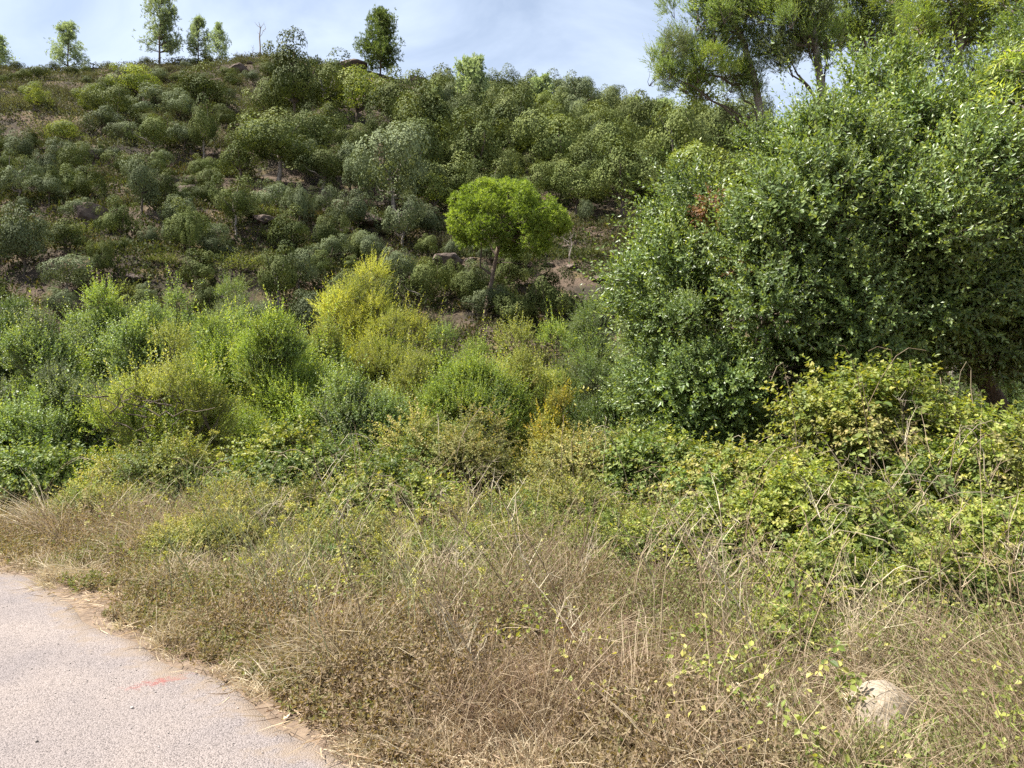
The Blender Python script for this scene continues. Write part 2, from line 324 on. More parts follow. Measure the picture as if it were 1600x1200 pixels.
def ground_mat():
    m = bpy.data.materials.new('ground_soil'); m.use_nodes = True; t = m.node_tree; b = t.nodes['Principled BSDF']; L = t.links.new
    tcn = N(t, 'ShaderNodeTexCoord')
    def noise(s, d=5, r=.6):
        n = N(t, 'ShaderNodeTexNoise'); n.inputs['Scale'].default_value = s; n.inputs['Detail'].default_value = d; n.inputs['Roughness'].default_value = r
        L(tcn.outputs['Object'], n.inputs['Vector']); return n
    def ramp(a, b_, p0=.4, p1=.6):
        r = N(t, 'ShaderNodeValToRGB'); r.color_ramp.elements[0].color = (*a, 1); r.color_ramp.elements[1].color = (*b_, 1)
        r.color_ramp.elements[0].position = p0; r.color_ramp.elements[1].position = p1; return r
    n1 = noise(.32, 8, .65); r1 = ramp((.036, .030, .021), (.145, .10, .07), .42, .72); L(n1.outputs['Fac'], r1.inputs['Fac'])     # stony soil
    n2 = noise(.5, 6, .7); r2 = ramp((0, 0, 0), (1, 1, 1), .52, .62); L(n2.outputs['Fac'], r2.inputs['Fac'])
    n4 = noise(3.0, 4); r4 = ramp((.06, .058, .024), (.20, .14, .075), .3, .74); L(n4.outputs['Fac'], r4.inputs['Fac'])               # straw
    mx1 = N(t, 'ShaderNodeMix', data_type='RGBA'); L(r2.outputs[0], mx1.inputs[0]); L(r1.outputs[0], mx1.inputs[6]); L(r4.outputs[0], mx1.inputs[7])
    # roadside: tan dust and litter
    n5 = noise(14, 6, .7); r5 = ramp((.095, .068, .05), (.225, .168, .12), .3, .72); L(n5.outputs['Fac'], r5.inputs['Fac'])
    sp = N(t, 'ShaderNodeSeparateXYZ'); L(tcn.outputs['Object'], sp.inputs[0])
    mr = N(t, 'ShaderNodeMapRange'); mr.inputs[1].default_value = 9; mr.inputs[2].default_value = 12; L(sp.outputs['Y'], mr.inputs[0])
    mx2 = N(t, 'ShaderNodeMix', data_type='RGBA'); L(mr.outputs[0], mx2.inputs[0]); L(r5.outputs[0], mx2.inputs[6]); L(mx1.outputs[2], mx2.inputs[7])
    L(mx2.outputs[2], b.inputs['Base Color']); b.inputs['Roughness'].default_value = .95; b.inputs['Specular IOR Level'].default_value = .15
    n6 = noise(60, 4); bp = N(t, 'ShaderNodeBump'); bp.inputs['Strength'].default_value = .6; bp.inputs['Distance'].default_value = .01
    L(n6.outputs['Fac'], bp.inputs['Height'])
    n7 = noise(1.4, 6, .75); bp2 = N(t, 'ShaderNodeBump'); bp2.inputs['Strength'].default_value = .8; bp2.inputs['Distance'].default_value = .35
    m7 = N(t, 'ShaderNodeMath', operation='MULTIPLY'); L(n7.outputs['Fac'], m7.inputs[0]); L(mr.outputs[0], m7.inputs[1])
    L(m7.outputs[0], bp2.inputs['Height']); L(bp.outputs[0], bp2.inputs['Normal']); L(bp2.outputs[0], b.inputs['Normal'])
    return m
ter = obj('ground', build('ground', [(np.stack([GX, GY, GZ], -1).reshape(-1, 3), fq, .5, 0)], ground_mat(), smooth=True), kind='structure',
          label='stony hillside and sandy roadside soil')

def road_mat():
    m = bpy.data.materials.new('pale_asphalt'); m.use_nodes = True; t = m.node_tree; b = t.nodes['Principled BSDF']; L = t.links.new
    tcn = N(t, 'ShaderNodeTexCoord')
    v = N(t, 'ShaderNodeTexVoronoi'); v.inputs['Scale'].default_value = 150; L(tcn.outputs['Object'], v.inputs['Vector'])
    bw = N(t, 'ShaderNodeSeparateColor'); L(v.outputs['Color'], bw.inputs[0])
    r = N(t, 'ShaderNodeValToRGB'); e = r.color_ramp.elements
    e[0].color = (.094, .081, .077, 1); e[1].color = (.245, .213, .20, 1); e[0].position = 0; e[1].position = 1
    x = e.new(.22); x.color = (.167, .144, .134, 1); x = e.new(.7); x.color = (.214, .186, .173, 1); L(bw.outputs[0], r.inputs['Fac'])
    # big patches of wear
    n = N(t, 'ShaderNodeTexNoise'); n.inputs['Scale'].default_value = 1.3; n.inputs['Detail'].default_value = 6; L(tcn.outputs['Object'], n.inputs['Vector'])
    rr = N(t, 'ShaderNodeValToRGB'); rr.color_ramp.elements[0].color = (.86, .85, .87, 1); rr.color_ramp.elements[1].color = (1.1, 1.06, 1.02, 1)
    rr.color_ramp.elements[0].position = .35; rr.color_ramp.elements[1].position = .65; L(n.outputs['Fac'], rr.inputs['Fac'])
    mu = N(t, 'ShaderNodeMix', data_type='RGBA', blend_type='MULTIPLY'); mu.inputs[0].default_value = 1; L(r.outputs[0], mu.inputs[6]); L(rr.outputs[0], mu.inputs[7])
    # dust blown onto the edge (uses the 'tint' attribute: metres from the edge)
    at = N(t, 'ShaderNodeAttribute', attribute_name='tint')
    n2 = N(t, 'ShaderNodeTexNoise'); n2.inputs['Scale'].default_value = 5; n2.inputs['Detail'].default_value = 7; n2.inputs['Roughness'].default_value = .7; L(tcn.outputs['Object'], n2.inputs['Vector'])
    ad = N(t, 'ShaderNodeMath', operation='MULTIPLY_ADD'); ad.inputs[1].default_value = 1.0; L(n2.outputs['Fac'], ad.inputs[0]); L(at.outputs['Fac'], ad.inputs[2])
    md = N(t, 'ShaderNodeMapRange'); md.inputs[1].default_value = .70; md.inputs[2].default_value = .50; L(ad.outputs[0], md.inputs[0])
    mxd = N(t, 'ShaderNodeMix', data_type='RGBA'); mxd.inputs[7].default_value = (.195, .152, .117, 1); L(md.outputs[0], mxd.inputs[0]); L(mu.outputs[2], mxd.inputs[6])
    # a red paint smudge: distance to a short stroke, broken up by noise
    geo = N(t, 'ShaderNodeSeparateXYZ'); L(tcn.outputs['Object'], geo.inputs[0])
    mpn = N(t, 'ShaderNodeMapping', vector_type='TEXTURE'); mpn.inputs['Location'].default_value = (-1.90, 4.11, 0); mpn.inputs['Rotation'].default_value = (0, 0, math.radians(38)); mpn.inputs['Scale'].default_value = (.26, .085, 1)
    L(tcn.outputs['Object'], mpn.inputs['Vector'])
    sp = N(t, 'ShaderNodeVectorMath', operation='LENGTH'); L(mpn.outputs[0], sp.inputs[0])
    n3 = N(t, 'ShaderNodeTexNoise'); n3.inputs['Scale'].default_value = 22; n3.inputs['Detail'].default_value = 5; n3.inputs['Roughness'].default_value = .75; L(tcn.outputs['Object'], n3.inputs['Vector'])
    a3 = N(t, 'ShaderNodeMath', operation='MULTIPLY_ADD'); a3.inputs[1].default_value = 3.4; L(n3.outputs['Fac'], a3.inputs[0]); L(sp.outputs['Value'], a3.inputs[2])
    m3 = N(t, 'ShaderNodeMapRange'); m3.inputs[1].default_value = 2.35; m3.inputs[2].default_value = 1.55; m3.inputs[3].default_value = 0; m3.inputs[4].default_value = .75; L(a3.outputs[0], m3.inputs[0])
    mxr = N(t, 'ShaderNodeMix', data_type='RGBA'); mxr.inputs[7].default_value = (.22, .055, .048, 1); L(m3.outputs[0], mxr.inputs[0]); L(mxd.outputs[2], mxr.inputs[6])
    L(mxr.outputs[2], b.inputs['Base Color']); b.inputs['Roughness'].default_value = .9; b.inputs['Specular IOR Level'].default_value = .25
    bp = N(t, 'ShaderNodeBump'); bp.inputs['Strength'].default_value = .8; bp.inputs['Distance'].default_value = .006; bp.invert = True
    L(v.outputs['Distance'], bp.inputs['Height']); L(bp.outputs[0], b.inputs['Normal'])
    return m
rx = np.concatenate([np.arange(-60, -9, 1.5), np.arange(-9, 6, .05), np.arange(6, 30, 1.5)])
off = np.array([0, .02, .1, .3, .7, 1.5, 3, 5.5, 6])
ye = yedge(rx) + .16 * fbm(rx * 1.7, rx * 0 + 2, 5, 4) + .05 * fbm(rx * 8, rx * 0, 6, 3)
RXg = np.repeat(rx[:, None], len(off), 1); RYg = ye[:, None] - off[None] / .735
RZg = np.where(off[None] == 0, -.010, .004) + 0 * RXg
ri = np.arange(len(rx) * len(off)).reshape(len(rx), len(off))
rf = np.stack([ri[:-1, :-1], ri[:-1, 1:], ri[1:, 1:], ri[1:, :-1]], -1).reshape(-1, 4)
obj('road', build('road', [(np.stack([RXg, RYg, RZg], -1).reshape(-1, 3), rf, np.repeat(off[None], len(rx), 0).ravel(), 0)], road_mat(), smooth=True), kind='structure',
    label='pale weathered asphalt road with sandy edge')

# pixel -> world
def at_depth(px, py, Y): return np.array([(px - 800) / F * Y, Y, CAM_H + (600 - py) / F * Y])
_ys = np.arange(26, 112, .2)
def on_hill(px, py):
    X = (px - 800) / F * _ys; Z = CAM_H + (600 - py) / F * _ys; T = terrain(X, _ys)
    hit = np.where(T >= Z)[0]
    Y = _ys[hit[0]] if len(hit) else 104.0
    x = (px - 800) / F * Y
    return np.array([x, Y, tz(x, Y)])
def to_px(P):
    return 800 + F * P[..., 0] / P[..., 1], 600 - F * (P[..., 2] - CAM_H) / P[..., 1]

# ------------------------------------------------------------------ hill vegetation: prototypes (unit height 1, unit width 1, base at origin)
def limbs_to(g, base, fork, tops, r0, rt=.25, sides=6):
    ch = [limb(g, base, fork, r0, r0 * .62, 5, .05, sides)]
    for t_ in tops: ch.append(limb(g, fork, t_, r0 * .5, r0 * rt * .35, 5, .12, max(4, sides - 2)))
    return ch
def oak_proto(seed, mat, nl=46, trunk_h=.12, leaf=.030, faces=7600, shape=(.5, .5, .46), vase=False, name='oak', rl=(.10, .20)):
    g = np.random.default_rng(seed)
    cz = trunk_h + shape[2] * .98
    cs, rs = lobes(g, nl, (shape[0] - .09, shape[1] - .09, shape[2] - .07), rl, low=-.8, cz=cz)
    th_ = np.arctan2(cs[:, 1], cs[:, 0]); amp = 1 + .30 * np.sin(th_ * 2 + g.uniform(0, 6)) + .14 * np.sin(th_ * 3 + g.uniform(0, 6)); cs[:, :2] *= amp[:, None]; cs[:, 2] += .06 * g.normal(size=nl) * (cs[:, 2] > cz); cs[:, 2] = np.maximum(cs[:, 2], trunk_h * .7)
    if vase:
        s = np.clip((cs[:, 2] - trunk_h) / (1 - trunk_h), 0, 1); cs[:, :2] *= (.35 + .75 * s)[:, None]
    P, O, k = lobe_pts(g, faces, cs, rs, cz, .78)
    D = g.normal(size=P.shape); D = nrm(D - (D * O).sum(1, keepdims=True) * O * .8 + UP * .15); Nn = nrm(O * 1.2 + UP * .25 + g.normal(size=P.shape) * .26)
    s = g.uniform(.6, 1.25, faces)
    tint = (g.uniform(.1, .85, nl)[k] * .6 + g.uniform(0, .75, faces) * .5).clip(0, 1)
    crown = build(name + '_crown', [leaves(P, D, Nn, leaf * s, leaf * .7 * s, tint, fold=.1)], mat)
    tops = cs[g.choice(nl, 9, replace=False)]
    trunk = build(name + '_trunk', limbs_to(g, (0, 0, -.06), (g.uniform(-.03, .03), 0, trunk_h + .16), tops, .035), M['bark_grey'] if seed % 3 == 0 else M['bark'], smooth=True)
    return trunk, crown
def tuft_chunk(g, C, O, per, L, W, tint):
    n = len(C); P = np.repeat(C, per, 0); D = nrm(np.repeat(O, per, 0) * .55 + g.normal(size=(n * per, 3)) * .62)
    return leaves(P, D, sph(g, n * per), L * g.uniform(.7, 1.2, n * per), W, (np.repeat(tint, per) + g.normal(size=n * per) * .12).clip(0, 1), fold=0, mid=.4)
def pine_proto(seed, mat, tufts=900, per=8, L=.05, W=.012, whorls=9, open_=.5, name='pine', base_h=.25, spread=.5, top_w=.25):
    """loose conical or billowy pine: tufts along rising branches"""
    g = np.random.default_rng(seed); C = []; O = []; ch = []
    ax = np.stack([np.interp(np.linspace(0, 1, 6), [0, 1], [0, g.uniform(-.05, .05)]) + g.normal(size=6) * .008, g.normal(size=6) * .008, np.linspace(-.05, .97, 6)], -1)
    ch.append(tube(ax, np.linspace(.022, .004, 6), 6, .5, 0, g, .1))
    for i in range(whorls):
        h = base_h + (1 - base_h) * (i + .3) / whorls; f = (h - base_h) / (1 - base_h)
        R = spread * ((1 - f) ** .8 * (1 - top_w) + top_w * (1 - f) ** .3) * (.7 + .3 * sst(-.1, .25, f)) * g.uniform(.75, 1.2)
        for b in range(g.integers(4, 7)):
            an = g.uniform(0, 6.28); r = R * g.uniform(.55, 1.05); a = np.array([0, 0, h])
            e = np.array([math.cos(an) * r, math.sin(an) * r, h + r * g.uniform(.25, .6)])
            ch.append(limb(g, a, e, .008, .002, 4, .08, 4))
            m = int(tufts / whorls / 5)
            tt = g.uniform(.35, 1.05, m); pp = a + (e - a) * tt[:, None] + g.normal(size=(m, 3)) * (.03 + .05 * r) 
            C.append(pp); O.append(np.repeat((nrm(e - a) * .6 + UP * .6)[None], m, 0))
    C = np.concatenate(C); O = np.concatenate(O)
    crown = build(name + '_crown', [tuft_chunk(g, C, O, per, L, W, g.uniform(.1, .85, len(C)))], mat)
    return build(name + '_trunk', ch, M['bark'], smooth=True), crown
def heath_proto(seed, mat, n=260, name='heath'):
    g = np.random.default_rng(seed)
    d = sph(g, n); d[:, 2] = np.abs(d[:, 2]) * .9 + .15
    B = nrm(d) * g.uniform(.1, .4, n)[:, None] * np.array([1, 1, .9]); B[:, 2] = np.maximum(B[:, 2], .02)
    lv, tw = shoots(g, B, nrm(d + UP * .5 + g.normal(size=(n, 3)) * .25), g.uniform(.25, .5, n), 9, .055, .02, ang=38, droop=.08, upb=.3, tint=g.uniform(.05, .8, n), tw=True, twr=.004)
    st = [limb(g, (0, 0, -.08), b * .9 + np.array([0, 0, .05]), .014, .004, 4, .1, 4) for b in B[:10]]
    return build(name + '_stems', tw + st, M['bark']), build(name + '_crown', lv, mat)

OAK = [oak_proto(100 + i, M['oak'], nl=int(30 + 3 * i), faces=7600, shape=(.5, .5, [.44, .40, .46, .42, .45, .38, .46][i]), trunk_h=[.1, .18, .05, .14, .06, .22, .02][i], name='oak') for i in range(7)]
GREY = [oak_proto(120 + i, M['oak_grey'], nl=36, faces=7000, trunk_h=[.06, .2, .03][i], shape=(.5, .5, [.46, .39, .47][i]), name='grey_oak') for i in range(3)]
LIME = [oak_proto(130 + i, M['oak_lime'], nl=32, faces=6000, trunk_h=.1, shape=(.5, .5, .44), name='lime_oak') for i in range(2)]
VASE = [oak_proto(140, M['oak_grey'], nl=34, faces=6000, trunk_h=.16, vase=True, shape=(.5, .5, .44), name='vase_oak')]
PALE = [pine_proto(150 + i, M['pine_pale'], tufts=1500, per=8, L=[.05, .05, .045, .05][i], W=.009, whorls=[9, 8, 10, 8][i], base_h=[.16, .14, .08, .05][i], spread=[.5, .5, .52, .52][i], name='pale_pine') for i in range(4)]
LIMEP = [pine_proto(160 + i, M['pine_pale'], tufts=2000, per=8, L=.055, W=.016, whorls=9, base_h=.08, spread=.5, top_w=.7, name='lime_pine') for i in range(2)]
HEATH = [heath_proto(170 + i, M['heath'], n=260) for i in range(3)]
GREENB = [heath_proto(180 + i, M['oak_lime'], n=230, name='bush') for i in range(2)]
PROTO = dict(oak=OAK, grey=GREY, lime=LIME, vase=VASE, pale=PALE, limep=LIMEP, heath=HEATH, bush=GREENB)

placed = []
def plant(kind, i, base, w, h, rz, name, label, cat='tree', group=None, parts=('trunk', 'crown'), lean=0.0):
    tr, cw = PROTO[kind][i % len(PROTO[kind])]
    e = obj(name, None, loc=tuple(base - np.array([0, 0, .05])), label=label, cat=cat, group=group)
    e.empty_display_size = .3
    e.rotation_euler = (0, lean, rz); e.scale = (w, w, h)
    obj(parts[0], tr, e); obj(parts[1], cw, e)
    placed.append((base[0], base[1], w)); return e
def hill(kind, i, px, by, hp, wp, name, label, cat='tree', group=None, parts=('trunk', 'crown')):
    b = on_hill(px, by); s = b[1] / F
    return plant(kind, i, b, wp * s * 1.05, hp * s * 1.03, rng.uniform(0, 6.28), name, label, cat, group, parts)

SH = ('stems', 'crown')
# single trees and bushes that can be told apart on the slope
hill('grey', 0, 30, 318, 84, 66, 'holm_oak', 'pale grey-green bushy oak beside the slim oak on the ledges')
hill('grey', 1, 75, 307, 74, 38, 'holm_oak', 'slim grey-green oak standing between the ledges and the pale bushy oak')
hill('vase', 0, 222, 340, 108, 64, 'holm_oak', 'top-heavy oak narrowing to a dark base beside the boulders')
hill('grey', 2, 38, 432, 118, 92, 'holm_oak', 'broad grey-green oak with a dark trunk above the willow thicket')
hill('grey', 0, 105, 462, 70, 84, 'oak_bush', 'round grey oak bush without a visible trunk under the broad trunked oak', 'bush')
hill('oak', 1, 162, 448, 76, 38, 'holm_oak', 'slim dark oak beside the round grey bush')
hill('oak', 3, 297, 402, 76, 34, 'holm_oak', 'thin upright young oak among the low scrub below the boulders')
hill('oak', 5, 368, 372, 88, 62, 'holm_oak', 'loose-crowned oak at the edge of the boulder ledge')
hill('grey', 1, 469, 372, 86, 42, 'holm_oak', 'upright grey oak of two joined domes by the foot of the wood')
hill('grey', 0, 508, 342, 62, 46, 'holm_oak', 'small round grey oak in front of the closed wood')
hill('oak', 1, 514, 412, 84, 52, 'holm_oak', 'young oak with a thin pale trunk on the bare stony patch')
hill('oak', 0, 376, 286, 72, 74, 'holm_oak', 'round dark oak standing clear above the boulder ledge')
hill('oak', 2, 243, 244, 72, 68, 'holm_oak', 'round oak above the top-heavy one')
hill('lime', 0, 216, 162, 60, 78, 'broad_oak', 'broad oak with a yellow-green sunlit top among brown heath')
hill('oak', 4, 317, 182, 72, 88, 'broad_oak', 'wide very dark oak among brown heath below the ridge')
hill('grey', 2, 280, 192, 52, 58, 'oak_bush', 'pale green bush in front of the wide very dark oak', 'bush')
hill('oak', 5, 318, 258, 96, 52, 'holm_oak', 'tall oak with a bare grey trunk above the bare ledges')
hill('lime', 1, 415, 242, 56, 94, 'broad_oak', 'broad yellow-green oak at the margin of the closed wood')
hill('oak', 2, 520, 218, 58, 60, 'holm_oak', 'domed oak behind the broad yellow-green one')
hill('lime', 0, 53, 174, 44, 50, 'lime_tree', 'small pale lime-green tree with a dark stem amid brown heath')
hill('grey', 1, 158, 218, 46, 62, 'oak_bush', 'grey twiggy bush with bright green patches amid heath', 'bush')
hill('bush', 0, 111, 274, 26, 40, 'shrub', 'low bright green shrub on the mossy ledge', 'shrub', parts=SH)
hill('bush', 1, 267, 418, 32, 42, 'shrub', 'dark green cushion shrub on the orange straw patch', 'shrub', parts=SH)
hill('oak', 5, 435, 496, 108, 78, 'holm_oak', 'flat-topped oak on a thin straight trunk beside the grey bush')
hill('grey', 2, 483, 528, 82, 84, 'oak_bush', 'rounded ash-grey bush at the foot of the flat-topped oak', 'bush')
hill('grey', 0, 628, 390, 102, 78, 'holm_oak', 'double-domed grey oak between the wood and the stony bank')
hill('grey', 1, 560, 326, 92, 56, 'holm_oak', 'tall egg-shaped grey oak at the front of the closed wood')
hill('limep', 0, 736, 196, 100, 74, 'aleppo_pine', 'tall yellow-green pine rising through the wood to the ridge')
hill('limep', 1, 679, 186, 56, 32, 'aleppo_pine', 'narrow yellow-green pine beside the tall one in the wood')
hill('limep', 0, 868, 274, 74, 54, 'aleppo_pine', 'yellow-green pine half sunk in the dark wood')
hill('pale', 2, 898, 156, 42, 40, 'aleppo_pine', 'feathery pale pine on the low part of the ridge')
hill('limep', 1, 991, 160, 44, 48, 'aleppo_pine', 'round golden-green pine on the low part of the ridge')
hill('grey', 2, 915, 352, 46, 32, 'holm_oak', 'small cone-shaped grey oak below the dark wood')
hill('oak', 2, 666, 484, 90, 72, 'oak_bush', 'dark oak bush behind the yellow tree', 'bush')
hill('oak', 4, 740, 488, 72, 62, 'oak_bush', 'dark oak bush at the foot of the umbrella pine', 'bush')
hill('oak', 0, 855, 520, 106, 84, 'holm_oak', 'dark oak with a trunk beside the umbrella pine')
hill('oak', 6, 800, 420, 50, 60, 'oak_bush', 'olive oak bush directly under the umbrella pine crown', 'bush')
hill('oak', 3, 705, 470, 60, 40, 'oak_bush', 'small dark oak bush between two larger ones near the pine', 'bush')
hill('bush', 0, 930, 402, 26, 40, 'shrub', 'green shrub on the orange straw slope beyond the pine', 'shrub', parts=SH)
hill('bush', 1, 880, 350, 30, 44, 'shrub', 'green shrub at the top of the straw slope beyond the pine', 'shrub', parts=SH)

# pines along the ridge
def ridge(kind, i, px, by, hp, wp, label):
    b = on_hill(px, by + 6); s = b[1] / F
    plant(kind, i, b, wp * s * 1.3, hp * s * 1.12, rng.uniform(0, 6.28), 'aleppo_pine', label)
ridge('pale', 0, 250, 98, 104, 66, 'tallest pale open-crowned pine on the ridge')
ridge('pale', 1, 310, 86, 64, 46, 'medium pale pine on the ridge close to the tallest one')
ridge('pale', 2, 343, 86, 56, 36, 'thin see-through pine on the ridge nearest to the dead snag')
ridge('pale', 3, 106, 104, 66, 54, 'bushy pale pine alone on the ridge above the heath')
ridge('pale', 1, -4, 96, 52, 44, 'pale pine at the far end of the ridge from the wood')
b = on_hill(594, 104); s = b[1] / F
DG = pine_proto(190, M['pine_mid'], tufts=3200, per=9, L=.045, W=.010, whorls=11, base_h=.12, spread=.5, top_w=.3, name='dense_pine')
PROTO['dense'] = [DG]
plant('dense', 0, b, 84 * s, 106 * s, 1.0, 'aleppo_pine', 'dense green conical pine standing alone on the ridge by the crag')

# dead snag on the ridge
g = np.random.default_rng(5); b = on_hill(406, 84); s = b[1] / F
H_ = 58 * s
ch = [tube(np.array([[0, 0, -.3], [.05, 0, H_ * .3], [-.06, .05, H_ * .6], [.08, 0, H_ * .85], [-.15, 0, H_ * 1.0]]), [.13, .11, .09, .06, .02], 6, .5, 0, g, .15)]
br = []
for a, e in (((.0, 0, H_ * .55), (.75, .1, H_ * .82)), ((.05, 0, H_ * .82), (-.7, 0, H_ * 1.0)), ((.06, 0, H_ * .8), (.55, .1, H_ * 1.02)), ((-.03, 0, H_ * .62), (-.4, .2, H_ * .75)), ((.55, .07, H_ * .75), (.6, .1, H_ * .97))):
    br.append(limb(g, a, e, .045, .012, 5, .16, 5))
e = obj('dead_tree', None, loc=tuple(b), label='bare grey dead snag with crooked branches on the ridge', cat='dead tree')
obj('trunk', build('snag_trunk', ch, M['bark_dead'], smooth=True), e); obj('branch', build('snag_branches', br, M['bark_dead'], smooth=True), e)
for px, by, hp, lab in ((395, 84, 24, 'short bare twiggy sapling beside the dead snag on the ridge'), (889, 422, 58, 'thin leafless sapling on the straw slope beyond the umbrella pine'), (369, 84, 20, 'leafless stick-like stem on the ridge between snag and pines')):
    b = on_hill(px, by); s = b[1] / F; h = hp * s
    ch = [limb(g, (0, 0, -.2), (.1, 0, h), .045, .012, 6, .05, 5)]
    br = [limb(g, (.05 * k / 6, 0, h * (.35 + .09 * k)), (g.uniform(-.35, .35) * h * .6, g.uniform(-.2, .2), h * (.55 + .08 * k)), .02, .006, 4, .12, 4) for k in range(6)]
    e = obj('bare_sapling', None, loc=tuple(b), label=lab, cat='sapling')
    obj('trunk', build('sapling_trunk', ch, M['bark_dead']), e); obj('branch', build('sapling_branches', br, M['bark_dead']), e)

# the closed wood, the heath and the sparse slope: random fill with spacing
def zone(px, py):
    bare_right = (px > 845) & (px < 1050) & (py > 345) & (py < 480)
    wood = (px > 400) & (py < 325 + 0.0 * px) | (px > 600) & (py < 345)
    heath = ((px <= 430) & (py < 235)) | ((px < 580) & (py < 172))
    return np.where(bare_right, 3, np.where(heath, 1, np.where(wood, 0, np.where(px <= 430, np.where(py < 235, 1, 2), 2))))
ADJ = dict(oak='dark green oak', grey='grey-green oak', lime='yellow-green oak', limep='yellow-green pine', heath='brown heath bush', bush='bright green shrub')
def near_of(marks, px, py): return min(marks, key=lambda m_: (m_[1] - px) ** 2 + (m_[2] - py) ** 2)[0]
def fill(n, sp, want, Yr, size, kinds, name, where, marks, cat, group, parts=('trunk', 'crown'), pxr=(-60, 1180)):
    g = np.random.default_rng(900 + want * 7 + n); cnt = 0
    arr = [p for p in placed]
    for _ in range(n * 60):
        if cnt >= n: break
        Y = math.sqrt(g.uniform(Yr[0] ** 2, Yr[1] ** 2)); px = g.uniform(*pxr); x = (px - 800) / F * Y
        z = tz(x, Y); py = 600 - (z - CAM_H) / Y * F
        if zone(px, py) != want or py > 520: continue
        if Y > 72 and (abs(px - 594) < 58 or abs(px - 650) < 26): continue
        w = g.uniform(*size)
        if Y > 90: w *= .72
        if Y > 74 and px < 730: w = min(w * .72, 3.3)
        A = np.array(arr)
        d = np.hypot(A[:, 0] - x, A[:, 1] - Y)
        if (d < sp * (w + A[:, 2]) * .5).any(): continue
        k = kinds[g.choice(len(kinds), p=[q[1] for q in kinds])]; f_ = max(0, (w - size[0]) / (size[1] - size[0]))
        lab = ('small ', 'mid-sized ', 'large ')[min(2, int(f_ * 3))] + ADJ[k[0]] + ' ' + where + ' near ' + near_of(marks, px, py - 25)
        h_ = w * g.uniform(*k[2])
        if k[0] == 'limep' and px < 730: continue
        if k[0] == 'limep': w = min(w, 4.6); h_ = min(h_, 5.5)
        if k[0] in ('lime', 'limep') and (690 < px < 910 and py > 250 or Y > 74 and px < 730): continue
        plant(k[0], int(g.choice([2, 4, 6])) if Y > 86 else int(g.integers(0, 9)), np.array([x, Y, z]), w, h_, g.uniform(0, 6.28), name, lab, cat, group, parts)
        arr.append((x, Y, w)); cnt += 1
    return cnt
WOODM = [('the tall yellow-green pine', 736, 150), ('the lone dense ridge pine', 594, 60), ('the umbrella pine', 793, 320), ('the round golden-green ridge pine', 991, 140), ('the feathery pale ridge pine', 898, 135),
         ('the broad yellow-green oak', 415, 215), ('the tall egg-shaped grey oak', 560, 280), ('the half-sunk yellow-green pine', 868, 240), ('the dead snag', 405, 60), ('the double-domed grey oak', 628, 340)]
HEATHM = [('the dead snag', 405, 70), ('the tallest ridge pine', 250, 60), ('the bushy pale ridge pine', 106, 80), ('the yellow-topped broad oak', 216, 135), ('the wide very dark oak', 317, 150), ('the small pale lime-green tree', 53, 155), ('the grey twiggy bush', 158, 195)]
SLOPEM = [('the top-heavy oak', 222, 290), ('the broad dark boulder', 140, 335), ('the round grey oak bush', 105, 430), ('the flat-topped oak', 435, 440), ('the double-domed grey oak', 628, 340), ('the umbrella pine trunk', 757, 450), ('the thin-trunked young oak', 514, 370), ('the loose-crowned oak', 368, 330), ('the thin leafless sapling', 889, 395)]
n0 = fill(285, .52, 0, (50, 106), (2.8, 7.2), [('oak', .72, (.85, 1.3)), ('grey', .105, (.95, 1.35)), ('lime', .105, (.8, 1.1)), ('limep', .07, (.95, 1.3))],
     'wood_oak', 'in the closed wood', WOODM, 'tree', 'trees of the closed wood')
n1 = fill(270, .46, 1, (62, 108), (1.7, 4.4), [('heath', .60, (.5, .8)), ('oak', .18, (.6, .9)), ('grey', .14, (.6, .9)), ('lime', .08, (.6, .85))],
     'heath_bush', 'in the upper heath', HEATHM, 'bush', 'bushes of the upper heath', SH)
n2 = fill(230, .62, 2, (35, 68), (.9, 3.0), [('oak', .36, (.7, 1.15)), ('grey', .24, (.8, 1.15)), ('heath', .2, (.5, .8)), ('bush', .2, (.45, .7))],
     'slope_bush', 'on the stony slope', SLOPEM, 'bush', 'bushes of the stony slope', SH)
print('FILL', n0, n1, n2)

# ground cover on the hill: uncountable tufts of straw, moss and low scrub
def cover(seed, nC, zones, Rr, per, mat, name, label, thr, lsz, flat=.75, tr=(0, 1)):
    g = np.random.default_rng(seed)
    Y = np.sqrt(g.uniform(32 ** 2, 113 ** 2, nC)); px = g.uniform(-90, 1130, nC); X = (px - 800) / F * Y; Z = terrain(X, Y)
    zz = zone(px, 600 - (Z - CAM_H) / Y * F)
    keep = (fbm(X / 3.0, Y / 3.0, 61) > thr) & np.isin(zz, zones); X, Y, Z = X[keep], Y[keep], Z[keep]; n = len(X)
    R = g.uniform(*Rr, n); d = sph(g, n * per); d[:, 2] = np.abs(d[:, 2])
    P = np.stack([np.repeat(X, per), np.repeat(Y, per), np.repeat(Z - .03, per)], -1) + d * np.repeat(R, per)[:, None] * np.array([1, 1, flat]) * g.uniform(.5, 1, (n * per, 1))
    T_ = (np.repeat(tr[0] + (tr[1] - tr[0]) * g.uniform(0, 1, n), per) * .8 + g.uniform(0, .25, n * per)).clip(0, 1)
    q = g.uniform(*lsz, n * per)
    D = nrm(np.cross(d, sph(g, n * per)) + d * .35 + UP * .5); Nn = d + g.normal(size=d.shape) * .5
    obj(name, build(name, [leaves(P, D, Nn, q, q * g.uniform(.3, .55, n * per), T_)], mat), label=label, cat='ground cover', kind='stuff')
cover(33, 66000, (2, 3), (.25, .9), 14, M['cover'], 'slope_scrub', 'low straw, moss and scrub covering the stony slope', -.15, (.11, .28), .9, (.25, 1.0))
